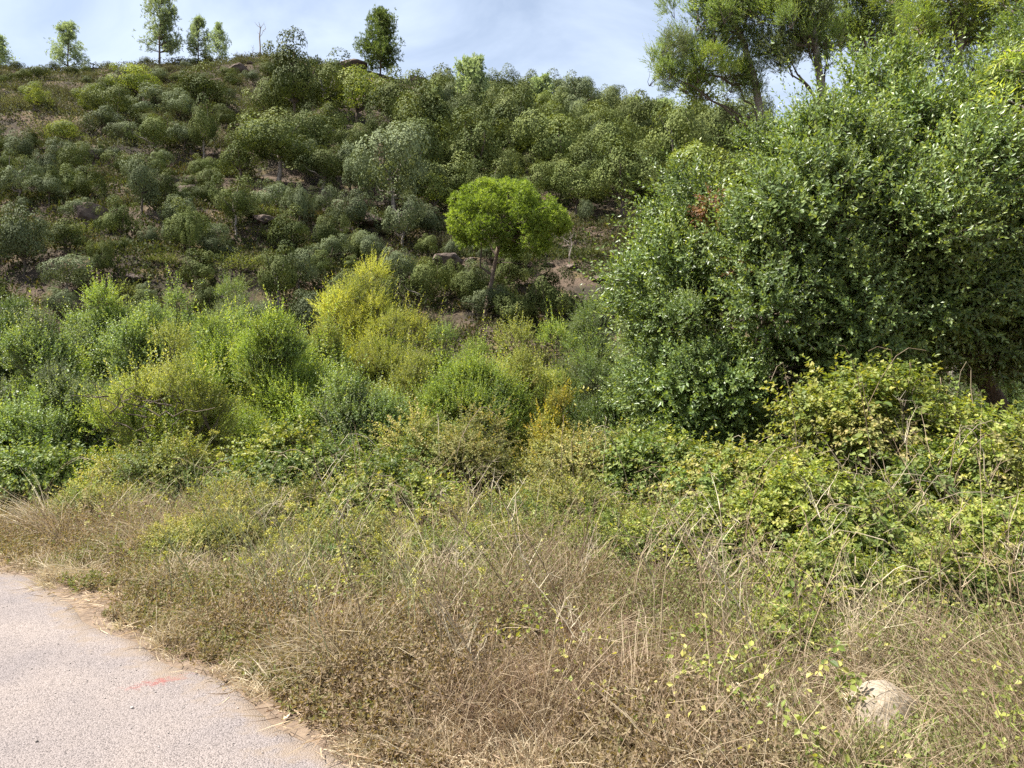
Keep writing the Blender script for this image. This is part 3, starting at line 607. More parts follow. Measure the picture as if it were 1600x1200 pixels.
cover(34, 27000, (1,), (.4, 1.15), 12, M['heath'], 'heath_cover', 'continuous brown and olive heath below the ridge', -.3, (.16, .34), .75, (.1, .9))
cover(35, 2200, (0,), (.5, 1.0), 14, M['oak'], 'wood_floor_scrub', 'dark scrub under the closed wood', -.3, (.16, .32), .9, (.0, .6))

# boulders and crags
def rock_mesh(seed, sub=3, rough=.35, name='rock', mat=None, flat=1.0, cuts=9):
    import bmesh
    g = np.random.default_rng(seed); bm = bmesh.new(); bmesh.ops.create_icosphere(bm, subdivisions=sub, radius=1)
    co = np.array([v.co for v in bm.verts])
    for k in range(cuts):                                     # planar cuts give broken faces
        d = sph(g, 1)[0]; h = g.uniform(.5, .85); s = co @ d; co = co - np.outer(np.maximum(s - h, 0) * .92, d)
    co += sph(g, len(co)) * rough * .06 + nrm(co) * (fbm(co[:, 0] * 2.1 + 3, co[:, 1] * 2.1 + co[:, 2] * 1.7, seed) * rough)[:, None]
    for v, p in zip(bm.verts, co): v.co = (p[0], p[1], p[2] * flat)
    me = bpy.data.meshes.new(name); bm.to_mesh(me); bm.free(); me.materials.append(mat or M['rock'])
    return me
RK = [rock_mesh(200 + i, 3, .4) for i in range(4)]
for i, (px, by, wp, hp, lab) in enumerate([
        (140, 345, 66, 36, 'broad dark boulder under the mossy ledge'), (292, 312, 50, 26, 'overhanging dark boulder beside the top-heavy oak'),
        (318, 322, 34, 20, 'small dark boulder wedged against the overhanging one'), (262, 303, 26, 18, 'pale split stone above the top-heavy oak'),
        (128, 362, 34, 18, 'flat brown stone below the broad dark boulder'), (148, 250, 34, 18, 'grey slab at the upper edge of the mossy ledge'),
        (372, 118, 44, 20, 'rough brown crag just under the dead snag'), (540, 112, 62, 18, 'dark red-brown crag on the ridge near the lone dense pine'),
        (652, 122, 44, 26, 'upright dark crag on the ridge where it drops to the wood'), (700, 424, 50, 44, 'dark shaded bank of rock beside the umbrella pine'),
        (572, 350, 60, 22, 'reddish stone bank under the closed wood'), (835, 398, 46, 22, 'pale rock ledge behind the pine trunk'),
        (215, 440, 40, 16, 'pinkish flat stones above the willow thicket'), (410, 350, 36, 16, 'brown ledge stone below the loose-crowned oak'),
        (935, 440, 30, 12, 'pale flat stone in the orange straw slope')]):
    b = on_hill(px, by); s = b[1] / F; o = obj('boulder', RK[i % 4], loc=tuple(b + np.array([0, .1, hp * s * .28])), label=lab, cat='boulder', group='boulders on the hillside')
    o.scale = (wp * s * .55, wp * s * .42, hp * s * .62); o.rotation_euler = (rng.uniform(-.2, .2), rng.uniform(-.25, .25), rng.uniform(0, 6.28))

g = np.random.default_rng(210); bm_ = rock_mesh(211, 1, .5, 'scree_stone', M['rock'], .8); pv = np.array([v.co for v in bm_.vertices]); pf = np.array([list(p_.vertices) for p_ in bm_.polygons]); bpy.data.meshes.remove(bm_)
nS = 3200; Y = np.sqrt(g.uniform(34 ** 2, 104 ** 2, nS)); px = g.uniform(-60, 1080, nS); X = (px - 800) / F * Y; Z = terrain(X, Y)
k = (fbm(X / 4, Y / 4, 64) > .06) & np.isin(zone(px, 600 - (Z - CAM_H) / Y * F), (1, 2, 3)); X, Y, Z = X[k], Y[k], Z[k]; nS = len(X)
sz = .10 + .45 * g.uniform(0, 1, nS) ** 3; an = g.uniform(0, 6.28, nS); ca, sa = np.cos(an)[:, None], np.sin(an)[:, None]
Vv = np.stack([(pv[None, :, 0] * ca - pv[None, :, 1] * sa) * 1.3, pv[None, :, 0] * sa + pv[None, :, 1] * ca, np.repeat(pv[None, :, 2], nS, 0) * .6], -1) * sz[:, None, None] + np.stack([X, Y, Z + sz * .1], -1)[:, None]
obj('scree', build('scree', [(Vv.reshape(-1, 3), (pf[None] + (np.arange(nS) * len(pv))[:, None, None]).reshape(-1, 3), .5, 0)], M['rock']), kind='stuff', label='loose brown stones strewn over the slope', cat='stones')

# ------------------------------------------------------------------ the umbrella pine
g = np.random.default_rng(77); b = on_hill(757, 503); s = b[1] / F
def pp(px, py, dy=0.0): return np.array([(px - 757) * s, dy, (503 - py) * s])
tr = tube(np.array([pp(757, 512), pp(758, 500), pp(762, 470, .1), pp(768, 440, .1), pp(774, 410), pp(778, 390, -.1), pp(783, 370), pp(790, 345), pp(796, 320)]), [.20, .145, .115, .10, .095, .09, .08, .06, .04], 9, .5, 0, g, .1)
brn = [limb(g, pp(776, 400), pp(750, 360, .3), .07, .03, 5, .1, 6), limb(g, pp(750, 418, .2), pp(752, 380, .2), .05, .04, 4, .06, 6), limb(g, pp(770, 432, .1), pp(750, 418, .2), .06, .05, 4, .05, 6),
       limb(g, pp(772, 412), pp(824, 413, .2), .035, .01, 6, .05, 4), limb(g, pp(765, 450), pp(802, 466, -.3), .03, .012, 5, .08, 4)]
cc = pp(792, 350); rad = np.array([95 * s, 82 * s, 72 * s])
NL = 130; cs = []
while len(cs) < NL:
    d = sph(g, 1)[0]
    if d[2] < -.6: continue
    k = g.uniform(.6, .93) if len(cs) > 20 else g.uniform(.15, .6)
    q = d * rad * k; q[2] = max(q[2], (-30 - 34 * min(1, abs(q[0]) / (60 * s)) * g.uniform(.3, 1)) * s)
    q[2] -= .10 * q[0]
    cs.append(cc + q)
cs = np.array(cs); rs = g.uniform(.34, .66, NL)
for q in cs[::3]: brn.append(limb(g, pp(783, 372), q, .055, .015, 5, .1, 5))
NT = 7600
P, O, k = lobe_pts(g, NT, cs, rs, cc[2], .55)
O = nrm(O + UP * .7)
cw = build('umbrella_pine_crown', [tuft_chunk(g, P, O, 10, .17, .036, (g.uniform(.15, .8, NL)[k] * .6 + g.uniform(0, .5, NT)).clip(0, 1))], M['pine'])
e = obj('umbrella_pine', None, loc=tuple(b), label='bright green umbrella pine with a leaning bare trunk at the foot of the hill', cat='pine tree')
obj('trunk', build('umbrella_pine_trunk', [tr], M['bark_pine'], smooth=True), e); obj('branch', build('umbrella_pine_branches', brn, M['bark'], smooth=True), e); obj('crown', cw, e)

# ------------------------------------------------------------------ leafy boughs shared by the near trees and shrubs
BR = .55                                             # nominal bough radius (m)
def bough_proto(seed, n, nl, ll, lw, sl, ang, droop, upb, tipl, tint, mat, shell=.25, low=-.45, up=.55, six=False, twin=False, size_tip=.65, name='bough'):
    g = np.random.default_rng(seed); d = sph(g, int(n * 2.2)); d = d[d[:, 2] > low][:n]; n = len(d)
    knots = sph(g, 9); kk = np.argmax(d @ knots.T, 1)                      # sprays gather round a few side branches
    P = d * (g.uniform(shell, 1, n) * BR * .8)[:, None] + knots[kk] * BR * .18
    tn = g.uniform(*tint, 9)[kk] * .45 + g.uniform(*tint, n) * .55
    D = nrm(d * .7 + UP * up + g.normal(size=d.shape) * .33); Ls = g.uniform(.6, 1.2, n) * sl; lg = g.uniform(0, 1, n) > .80; Ls[lg] *= 1.9; D[lg] = nrm(D[lg] + UP * .5)
    lv, tw = shoots(g, P, D, Ls, nl, ll, lw, ang=ang, droop=droop, upb=upb, tint=tn, tipl=tipl, twr=.0028, six=six, size_tip=size_tip)
    if twin: lv += shoots(g, P, D, Ls, nl, ll * .82, lw * .85, ang=ang + 10, droop=droop, upb=upb, tint=tn, tipl=tipl, tw=False, size_tip=size_tip)[0]
    st = [limb(g, (0, 0, -BR * .9), k_ * BR * .75, .012, .004, 4, .1, 3) for k_ in knots if k_[2] > -.6]
    return build(name, lv + [(v, f, t, 1) for v, f, t, m in tw + st], [M[mat], M['bark']])
def bset(seed, k, *a, **kw): return [bough_proto(seed + i, *a, **kw) for i in range(k)]
BG = dict(
    laurel=bset(2000, 5, 230, 15, .078, .037, .33, 50, .08, .55, .28, (.1, .65), 'laurel'),
    poplar=bset(2010, 4, 190, 15, .062, .040, .36, 55, .08, .6, .2, (.1, .75), 'poplar', up=.9),
    willow=bset(2020, 4, 190, 17, .090, .021, .40, 40, .12, .4, .15, (.1, .75), 'willow', up=.9),
    oval=bset(2030, 4, 200, 16, .064, .030, .38, 46, .10, .5, .2, (.1, .75), 'bright', up=1.0),
    hang=bset(2040, 4, 120, 17, .120, .021, .5, 34, .55, .15, .1, (.1, .75), 'willow', up=.25, low=-.8),
    bramble=bset(2050, 5, 105, 8, .084, .060, .38, 62, .42, 1.0, .2, (.05, .9), 'bramble', twin=True, low=-.2, up=.45),
    small=bset(2060, 4, 150, 10, .048, .032, .34, 62, .35, .9, .2, (.05, .9), 'bramble_low', twin=True, low=-.2, up=.5))
MIX = dict(bright=('lime', 'poplar'), poplar=('willow', 'bright'), lime=('bright', 'lime', 'bramble_low'), yellow=('lime',), willow=('poplar',), orange=('lime',), bramble=('bramble_deep', 'bramble_low'), bramble_deep=('bramble',), bramble_low=('bramble', 'bramble_deep'))
def put_boughs(parent, species, mat, C, Rd, O, g, upmix=.7, name='bough'):
    for c_, r_, o_ in zip(C, Rd, O):
        b_ = obj(name, BG[species][int(g.integers(0, len(BG[species])))], parent)
        ax_ = Vector(nrm(o_ * (1 - upmix) + UP * upmix + g.normal(size=3) * .12)); b_.rotation_euler = ax_.to_track_quat('Z', 'Y').to_euler()
        b_.rotation_euler.rotate_axis('Z', g.uniform(0, 6.28)); b_.location = c_; k_ = r_ / BR; b_.scale = (k_, k_, k_)
        sl_ = b_.material_slots[0]; sl_.link = 'OBJECT'; sl_.material = M[mat if mat not in MIX or g.uniform() > .36 else MIX[mat][int(g.integers(0, len(MIX[mat])))]]
def inner(g, C, species_leaf, mat, n=120):
    k = g.integers(0, len(C), n); P = C[k] + g.normal(size=(n, 3)) * .12
    return build('inner_foliage', shoots(g, P, sph(g, n), .3, 6, species_leaf * 1.3, species_leaf * .6, tw=False)[0], M[mat])

# ------------------------------------------------------------------ thicket shrubs in the valley
def shrub(seed, px, top, wp, Y, species, mat, label, name='shrub', cat='shrub', depth=.8, nlob=26, br=.5, low=-.6, skirt=.95, bark='bark', stem_n=9, dead=0, up=.75):
    g = np.random.default_rng(seed); X = (px - 800) / F * Y; zb = tz(X, Y); zt = CAM_H + (600 - top) / F * Y
    Hh = zt - zb; W = wp / F * Y; rx_ = W / 2; rz_ = Hh * skirt / 2; cz = Hh - rz_
    u_ = g.uniform(.04, 1, nlob) ** .72; an_ = g.uniform(0, 6.28, nlob); pr = (1 - u_ ** 4.0) ** .55 * (.84 + .16 * np.sin(u_ * 7 + seed))
    rf_ = g.uniform(0, 1, nlob) ** .6 * g.uniform(.75, 1.2, nlob)
    hv_ = 1 - .28 * vn(an_ * 1.3 + seed, rf_ * 2.1, seed)                       # uneven top
    rs = g.uniform(br * .6, br * 1.15, nlob) * (1.1 - .35 * u_)
    cs = np.stack([np.cos(an_) * rf_ * pr * max(rx_ - br * .5, .2), np.sin(an_) * rf_ * pr * max(rx_ * depth - br * .5, .2), np.maximum(u_ * hv_ * (Hh - br * .75), br * .35)], -1)
    cs[np.argmax(cs[:, 2])] = (g.uniform(-.15, .15), 0, Hh - br * .85)
    st = []
    for j in range(stem_n):
        q = cs[j % nlob]; a0 = np.array([g.uniform(-.18, .18), g.uniform(-.15, .15), -.1])
        st.append(limb(g, a0, q, .026 * (Hh / 4) + .006, .006, 6, .07, 5, .04))
    for j in range(dead):
        a0 = np.array([g.uniform(-.5, .5) * rx_, -rx_ * depth * .8, g.uniform(.3, .6) * Hh])
        st.append(limb(g, a0, a0 + np.array([g.uniform(-.8, .8), -.2, g.uniform(-.2, .9)]), .010, .003, 7, .1, 4))
    e = obj(name, None, loc=(X, Y, zb), label=label, cat=cat)
    ti = np.argsort(-cs[:, 2])[:max(8, int(nlob * .6))]; nw = 64; kw_ = g.choice(ti, nw); LW = dict(willow=(.085, .02), oval=(.062, .03), poplar=(.06, .038)).get(species, (.07, .034))
    P_ = cs[kw_] + g.normal(size=(nw, 3)) * rs[kw_][:, None] * .45
    lv, tw = shoots(g, P_, nrm(UP * 1.2 + (cs[kw_] * np.array([1, 1, 0])) / max(rx_, .5) * .55 + g.normal(size=(nw, 3)) * .25), g.uniform(.55, 1.15, nw) * br * 2.0, 20, LW[0], LW[1], ang=46, droop=.08, tint=g.uniform(.2, .8, nw), tipl=.2, twr=.003)
    k_ = g.integers(0, nlob, 120); lv += shoots(g, cs[k_] + g.normal(size=(120, 3)) * .12, sph(g, 120), .3, 6, .09, .042, tw=False)[0]
    obj('stems', build(name + '_stems', st + tw, M[bark], smooth=False), e); cw_ = obj('crown', build('wand_foliage', lv, M[mat]), e)
    put_boughs(cw_, species, mat, cs, rs, nrm(cs - np.array([0, 0, Hh * .35])), g, up)
    return e
shrub(301, 20, 450, 282, 21, 'laurel', 'poplar_dark', 'dark broad-leaved bush between the poplar saplings and the hillside', 'leafy_bush', 'bush', nlob=43, br=.7)
shrub(302, 165, 440, 255, 14.8, 'poplar', 'poplar', 'tall grey-green poplar saplings in a dense thicket', 'poplar_thicket', nlob=51, br=.48, up=.9)
shrub(319, 285, 442, 174, 15.2, 'poplar', 'poplar', 'second clump of grey-green saplings next to the rounded grey willow', 'poplar_thicket', nlob=32, br=.46, up=.9)
shrub(303, 360, 432, 188, 19, 'willow', 'willow', 'rounded grey willow behind the poplar saplings', 'willow_shrub', nlob=32, br=.6)
shrub(304, 75, 560, 376, 11, 'poplar', 'poplar', 'blue-green leafy shrub rising behind the brambles at the bend of the road', 'poplar_shrub', nlob=51, br=.42)
shrub(305, 258, 505, 221, 10.2, 'oval', 'lime', 'thin yellowing shrub with bare dark twigs showing', 'yellowing_shrub', nlob=27, br=.34, dead=14)
shrub(306, 430, 478, 241, 11.5, 'oval', 'bright', 'bright green narrow-leaved shrub beside the yellowing one', 'green_shrub', nlob=45, br=.4, up=.85)
shrub(307, 375, 480, 120, 13.5, 'oval', 'bright', 'spindly green sapling reaching over the bright narrow-leaved shrub', 'green_sapling', 'sapling', nlob=20, br=.36, up=.95)
shrub(308, 580, 398, 296, 16, 'willow', 'yellow', 'yellow-leaved willow tree standing out of the thicket', 'yellow_tree', 'tree', nlob=68, br=.5, stem_n=14, up=.85)
shrub(309, 690, 500, 174, 15.5, 'oval', 'bright', 'light green shrub between the yellow tree and the pine trunk', 'green_shrub', nlob=32, br=.45, up=.9)
shrub(310, 808, 505, 201, 17, 'oval', 'lime', 'yellow-tipped light green shrub in front of the pine trunk', 'lime_shrub', nlob=35, br=.48, up=.9)
shrub(311, 925, 470, 174, 18.5, 'willow', 'willow', 'grey-green willow beside the large glossy evergreen', 'willow_shrub', nlob=32, br=.55)
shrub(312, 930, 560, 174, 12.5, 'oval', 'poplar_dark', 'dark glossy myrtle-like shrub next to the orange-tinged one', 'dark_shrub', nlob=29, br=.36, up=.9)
shrub(313, 862, 606, 112, 11.2, 'oval', 'orange', 'small orange-tinged shrub among green ones', 'orange_shrub', nlob=17, br=.26, up=.9)
shrub(314, 545, 580, 309, 11.0, 'poplar', 'poplar', 'blue-green shrub below the yellow tree', 'blue_green_shrub', nlob=45, br=.38)
shrub(315, 730, 555, 295, 11.8, 'oval', 'bright', 'mid-green shrub mass below the two light green shrubs', 'green_shrub', nlob=45, br=.4)
shrub(316, 1020, 500, 201, 14.5, 'poplar', 'poplar_dark', 'leafy green sapling thicket against the large evergreen', 'green_sapling', 'sapling', nlob=32, br=.45)
shrub(317, 462, 530, 174, 12.8, 'oval', 'bright', 'pale green shrub between the bright shrub and the yellow tree', 'green_shrub', nlob=25, br=.4, up=.9)
shrub(318, 640, 540, 161, 13.5, 'oval', 'lime', 'yellow-green shrub at the foot of the yellow tree', 'lime_shrub', nlob=25, br=.4, up=.9)

shrub(320, 235, 465, 168, 13.0, 'poplar', 'poplar', 'leafy grey-green saplings behind the thin yellowing shrub', 'poplar_thicket', nlob=35, br=.42, up=.9)
shrub(321, 70, 480, 212, 13.0, 'poplar', 'poplar', 'grey-green saplings between the dark bush and the bend of the road', 'poplar_thicket', nlob=38, br=.42, up=.9)
shrub(322, 330, 480, 168, 12.4, 'oval', 'bright', 'fresh green shrub between the yellowing shrub and the rounded willow', 'green_shrub', nlob=35, br=.4, up=.9)
shrub(323, 505, 495, 156, 14.0, 'oval', 'bright', 'fresh green shrub leaning on the yellow tree', 'green_shrub', nlob=31, br=.42, up=.9)
shrub(324, 745, 525, 168, 14.4, 'oval', 'bright', 'fresh green shrub joining the two light green shrubs', 'green_shrub', nlob=35, br=.42, up=.9)
shrub(325, 870, 500, 145, 15.0, 'oval', 'bright', 'slender green shrub between the yellow-tipped shrub and the grey-green willow', 'green_shrub', nlob=29, br=.42, up=.9)
shrub(326, 975, 530, 156, 12.6, 'poplar', 'poplar', 'pale green saplings against the edge of the large evergreen', 'poplar_thicket', nlob=33, br=.4, up=.9)
shrub(327, 810, 540, 168, 13.0, 'oval', 'lime', 'yellow-green shrub behind the orange-tinged one', 'lime_shrub', nlob=31, br=.4, up=.9)
shrub(328, 610, 480, 201, 14.6, 'willow', 'lime', 'lime-green willow shrub around the base of the yellow tree', 'lime_shrub', nlob=35, br=.42, up=.85)
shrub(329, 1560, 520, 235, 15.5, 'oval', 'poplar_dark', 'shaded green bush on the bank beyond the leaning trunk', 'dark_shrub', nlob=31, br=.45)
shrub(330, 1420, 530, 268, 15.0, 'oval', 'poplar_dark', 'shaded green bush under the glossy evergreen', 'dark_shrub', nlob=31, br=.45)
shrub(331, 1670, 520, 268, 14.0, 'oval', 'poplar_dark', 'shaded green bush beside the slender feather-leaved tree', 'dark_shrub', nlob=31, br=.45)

# ------------------------------------------------------------------ the large glossy evergreen
g = np.random.default_rng(401); BX, BY = 5.15, 11.2; zb = tz(BX, BY)
e_tree = obj('glossy_evergreen', None, loc=(BX, BY, zb), label='huge glossy-leaved evergreen tree overhanging the brambles', cat='tree')
def loc_of(px, py, Y): return at_depth(px, py, Y) - np.array([BX, BY, zb])
cz = loc_of(1340, 360, BY)[2]
cs = []; rs = []
OUT = np.array([(1185, 140), (1262, 104), (1340, 88), (1430, 62), (1500, 38), (1580, 22), (1700, 10), (1770, 200), (1760, 520), (1660, 640), (1600, 600), (1560, 585), (1480, 590), (1400, 620), (1330, 640), (1250, 665), (1190, 715), (1100, 735), (1030, 700), (985, 640), (955, 560), (945, 490), (980, 420), (1012, 340), (1055, 275), (1110, 210)], float)
def inside(p):
    a_ = OUT; b_ = np.roll(OUT, -1, 0); c1 = (a_[:, 1] > p[1]) != (b_[:, 1] > p[1])
    return (c1 & (p[0] < (b_[:, 0] - a_[:, 0]) * (p[1] - a_[:, 1]) / (b_[:, 1] - a_[:, 1] + 1e-9) + a_[:, 0])).sum() % 2 == 1
def edge_d(p):
    a_ = OUT; b_ = np.roll(OUT, -1, 0); ab = b_ - a_; t_ = np.clip(((p - a_) * ab).sum(1) / (ab ** 2).sum(1), 0, 1)
    return np.linalg.norm(a_ + ab * t_[:, None] - p, axis=1).min()
while len(cs) < 240:
    p = np.array([g.uniform(940, 1760), g.uniform(0, 720)]); 
    if not inside(p): continue
    dpx = edge_d(p); r_ = g.uniform(.22, .4) if len(cs) % 3 == 0 else g.uniform(.42, .75)
    if dpx < r_ * (35 if r_ < .4 else 66): continue
    if fbm(p[0] / 105, p[1] / 105, 141) < -.03 and g.uniform() < .93: continue
    th_ = 2.3 * math.sqrt(min(dpx / 240, 1)); u_ = g.uniform(.6, 1.12) if g.uniform() < .72 else g.uniform(-.7, .6)
    yy = 11.3 - .5 * (p[1] > 450) - th_ * u_
    cs.append(loc_of(p[0], p[1], yy)); rs.append(r_)
cs = np.array(cs); rs = np.array(rs)
cw_ = obj('crown', inner(g, cs, .09, 'laurel', 1800), e_tree)
put_boughs(cw_, 'laurel', 'laurel', cs, rs * .92, nrm(cs - np.array([0, 0, cz])), g, .5)
br = []
fork = loc_of(1520, 560, 11.3)
tr = [tube(np.array([loc_of(1610, 760, 10.9), loc_of(1595, 700, 10.9), loc_of(1565, 640, 10.9), loc_of(1535, 590, 11.0), loc_of(1490, 520, 11.1), loc_of(1440, 440, 11.3)]), [.17, .14, .125, .115, .10, .07], 9, .5, 0, g, .12),
      tube(np.array([(0, 0, -.2), (0, .05, .8), (-.1, .1, 1.8), (.05, 0, 2.8), (0, 0, 3.8)]), [.22, .19, .17, .13, .08], 9, .5, 0, g, .12),
      tube(np.array([(-.5, -.1, -.2), (-.8, -.2, .9), (-1.3, -.3, 1.9), (-1.9, -.4, 2.8)]), [.17, .14, .11, .06], 8, .5, 0, g, .12)]
for j in range(40):
    a0 = [(0, 0, 2.0), (0, 0, 3.0), (-1.3, -.3, 1.9), loc_of(1490, 520, 11.1)][j % 4]
    br.append(limb(g, a0, cs[(j * 5) % len(cs)], .06, .012, 6, .08, 5))
obj('trunk', build('glossy_trunk', tr, M['bark'], smooth=True), e_tree); obj('branch', build('glossy_branches', br, M['bark']), e_tree)
P3, O3, k3 = lobe_pts(g, 60, np.array([loc_of(1115, 330, 9.7), loc_of(1160, 415, 9.3)]), np.array([.22, .16]), cz, .2)
lv3, _ = shoots(g, P3, nrm(O3 + UP * .3), .2, 12, .06, .025, tw=False)
mdead = leaf_mat('dead_leaf', [(.16, .07, .03), (.22, .11, .05), (.28, .15, .07)], .3, rough=.6, var=.2)
obj('dead_spray', build('dead_spray', lv3, mdead), e_tree, label='small dead reddish-brown spray of leaves', kind='stuff')

# ------------------------------------------------------------------ taller trees behind it
def tall_tree(seed, px_base, Y, boughs, mat, nsh, ll, lw, label, name, sl=.7, droop=.4, ang=35, nl=16, trunk=None, bark='bark_grey', tint=(.1, .7), upright=.3):
    g = np.random.default_rng(seed); X = (px_base - 800) / F * Y; zb = tz(X, Y); B0 = np.array([X, Y, zb])
    cs = np.array([at_depth(a, b_, Y + d) - B0 for a, b_, d, r in boughs]); rs = np.array([r for *_, r in boughs])
    tp = np.array([at_depth(a, b_, Y + d) - B0 for a, b_, d in trunk]); tp = np.concatenate([[[0, 0, -.2]], tp])
    ch = [tube(tp, np.linspace(.11, .03, len(tp)), 8, .5, 0, g, .1)]
    br = []
    for q in cs:
        j = np.argmin(np.linalg.norm(tp - q, axis=1)); a0 = tp[max(0, j - 1)]
        br.append(limb(g, a0, q, .035, .012, 6, .07, 5, -.02))
    e = obj(name, None, loc=tuple(B0), label=label, cat='tree')
    obj('trunk', build(name + '_trunk', ch, M[bark], smooth=True), e); obj('branch', build(name + '_branches', br, M['bark']), e); cw_ = obj('crown', inner(g, cs, .07, mat, 200), e)
    sp_ = 'hang' if droop > .45 else 'willow'
    for rep_ in range(3): put_boughs(cw_, sp_ if rep_ == 1 else 'oval', mat, cs + g.normal(size=cs.shape) * .3 * rep_, rs * (.92, .85, .6)[rep_], nrm(g.normal(size=cs.shape)), g, .6)
tall_tree(501, 1195, 18, [(1035, 95, 0, .42), (1065, 75, .3, .5), (1060, 125, -.2, .45), (1095, 105, 0, .5), (1125, 75, .5, .5), (1100, 20, 0, .55), (1130, 10, .4, .6), (1155, 35, 0, .5), (1165, 80, .2, .5), (1145, 120, 0, .45), (1095, 140, .2, .45), (1120, -40, 0, .8), (1180, -20, 0, .6), (1175, 120, 0, .4), (1085, -20, .2, .5)],
          'poplar', 1150, .12, .020, 'tall narrow-leaved willow with one branch arching over the hillside', 'tall_willow', trunk=[(1192, 200, 0), (1180, 130, 0), (1160, 60, 0), (1130, 0, 0), (1120, -60, 0)])
tall_tree(502, 1300, 17.5, [(1215, 20, 0, .5), (1240, 40, 0, .5), (1235, -10, 0, .6), (1260, 65, 0, .45), (1270, 20, 0, .55), (1215, 70, 0, .4), (1290, 60, .2, .5), (1230, 100, 0, .4), (1270, -50, 0, .8)],
          'poplar', 700, .10, .022, 'warm mid-green tree behind the glossy evergreen', 'mid_green_tree', tint=(0., .35), trunk=[(1290, 180, 0), (1275, 80, 0), (1265, 0, 0), (1262, -60, 0)], droop=.35)
tall_tree(503, 1360, 20, [(1320, 20, 0, .6), (1345, 40, 0, .6), (1365, 10, 0, .6), (1310, -10, 0, .6), (1350, -30, 0, .8), (1375, 50, 0, .5), (1330, 60, 0, .5)],
          'poplar', 900, .11, .03, 'dark green dense-crowned tree behind the glossy evergreen', 'dark_green_tree', tint=(0., .25), trunk=[(1355, 150, 0), (1350, 60, 0), (1348, -40, 0)], droop=.2)
tall_tree(504, 1490, 15, [(1440, 40, 0, .45), (1470, 25, 0, .5), (1500, 50, 0, .45), (1530, 30, 0, .5), (1560, 55, 0, .45), (1590, 25, 0, .5), (1480, -10, 0, .6), (1550, -15, 0, .6), (1450, 75, 0, .35), (1610, 60, 0, .5)],
          'bright', 900, .13, .020, 'feathery drooping-leaved tree topping the glossy evergreen', 'feathery_tree', tint=(.0, .55), trunk=[(1495, 150, 0), (1500, 70, 0), (1510, 0, 0), (1515, -50, 0)], droop=.6, sl=.8)
g = np.random.default_rng(505)
tr_, cw_ = pine_proto(506, M['oak'], tufts=900, per=7, L=.045, W=.01, whorls=14, base_h=.3, spread=.42, top_w=.05, name='spruce')
PROTO['spruce'] = [(tr_, cw_)]; Bs = at_depth(1405, 0, 26); zb_ = tz(Bs[0], 26)
plant('spruce', 0, np.array([Bs[0], 26, zb_]), 3.2, CAM_H + 640 / F * 26 - zb_, 0, 'conifer', 'dark narrow conifer tip showing between the taller trees')
# long-leaved branches hanging in beside the evergreen
g = np.random.default_rng(507); B0 = np.array([7.7, 9.2, tz(7.7, 9.2)])
tips = [at_depth(a, b_, 9.2 + d) - B0 for a, b_, d in ((1570, 110, 0), (1560, 150, -.2), (1580, 190, 0), (1575, 235, -.1), (1600, 130, .2), (1610, 220, 0), (1565, 80, .2), (1595, 265, -.2), (1555, 180, -.1))]
ch = [tube(np.array([(0, 0, -.2), (.05, 0, 2), (0, .05, 3.8), (-.1, 0, 5.4)]), [.13, .11, .08, .04], 8, .5, 0, g, .1)]
Bp = []; Dd = []
for q in tips:
    a0 = np.array([0, 0, max(2.5, q[2] - .6)]); ch.append(limb(g, a0, q, .03, .008, 6, .05, 5, .06))
    for j in range(14):
        t_ = g.uniform(.35, 1); Bp.append(a0 + (q - a0) * t_ + g.normal(size=3) * .05); Dd.append(nrm(q - a0) * .6 + g.normal(size=3) * .5 - UP * .1)
lv, tw = shoots(g, np.array(Bp), np.array(Dd), g.uniform(.3, .5, len(Bp)), 13, .15, .030, ang=55, droop=.35, upb=.6, tint=g.uniform(.3, .8, len(Bp)), six=True, curl=.15)
e = obj('ash_sapling', None, loc=tuple(B0), label='slender tree with long drooping feather-like leaves beside the glossy evergreen', cat='tree')
obj('trunk', build('ash_trunk', ch + tw, M['bark_grey']), e); obj('crown', build('ash_crown', lv, M['bright']), e)

# ------------------------------------------------------------------ brambles
def trifoliate(seed, L=.075):
    g = np.random.default_rng(seed)
    P = np.array([[0, 0, 0], [0, 0, 0], [0, 0, 0.]]); D = np.array([[1, 0, -.1], [-.15, .95, -.05], [-.15, -.95, -.05]]) + g.normal(size=(3, 3)) * .12
    return [leaves(P + nrm(D) * .008, D, np.tile(UP, (3, 1)) + g.normal(size=(3, 3)) * .2, np.array([1, .8, .8]) * L, np.array([.72, .6, .6]) * L, np.full(3, .5) , six=True, fold=.12, curl=.12),
            twigs(np.array([[-L * .55, 0, -.012]]), np.array([[0, 0, 0.]]), .0016, .0014, .5, 0)]
TRI = []
for i in range(6):
    chs = trifoliate(600 + i)
    TRI.append(build('bramble_leaf', [(v, f, np.full(len(v), [.15, .35, .5, .6, .75, .95][i]), m) for v, f, t, m in chs], M['bramble']))
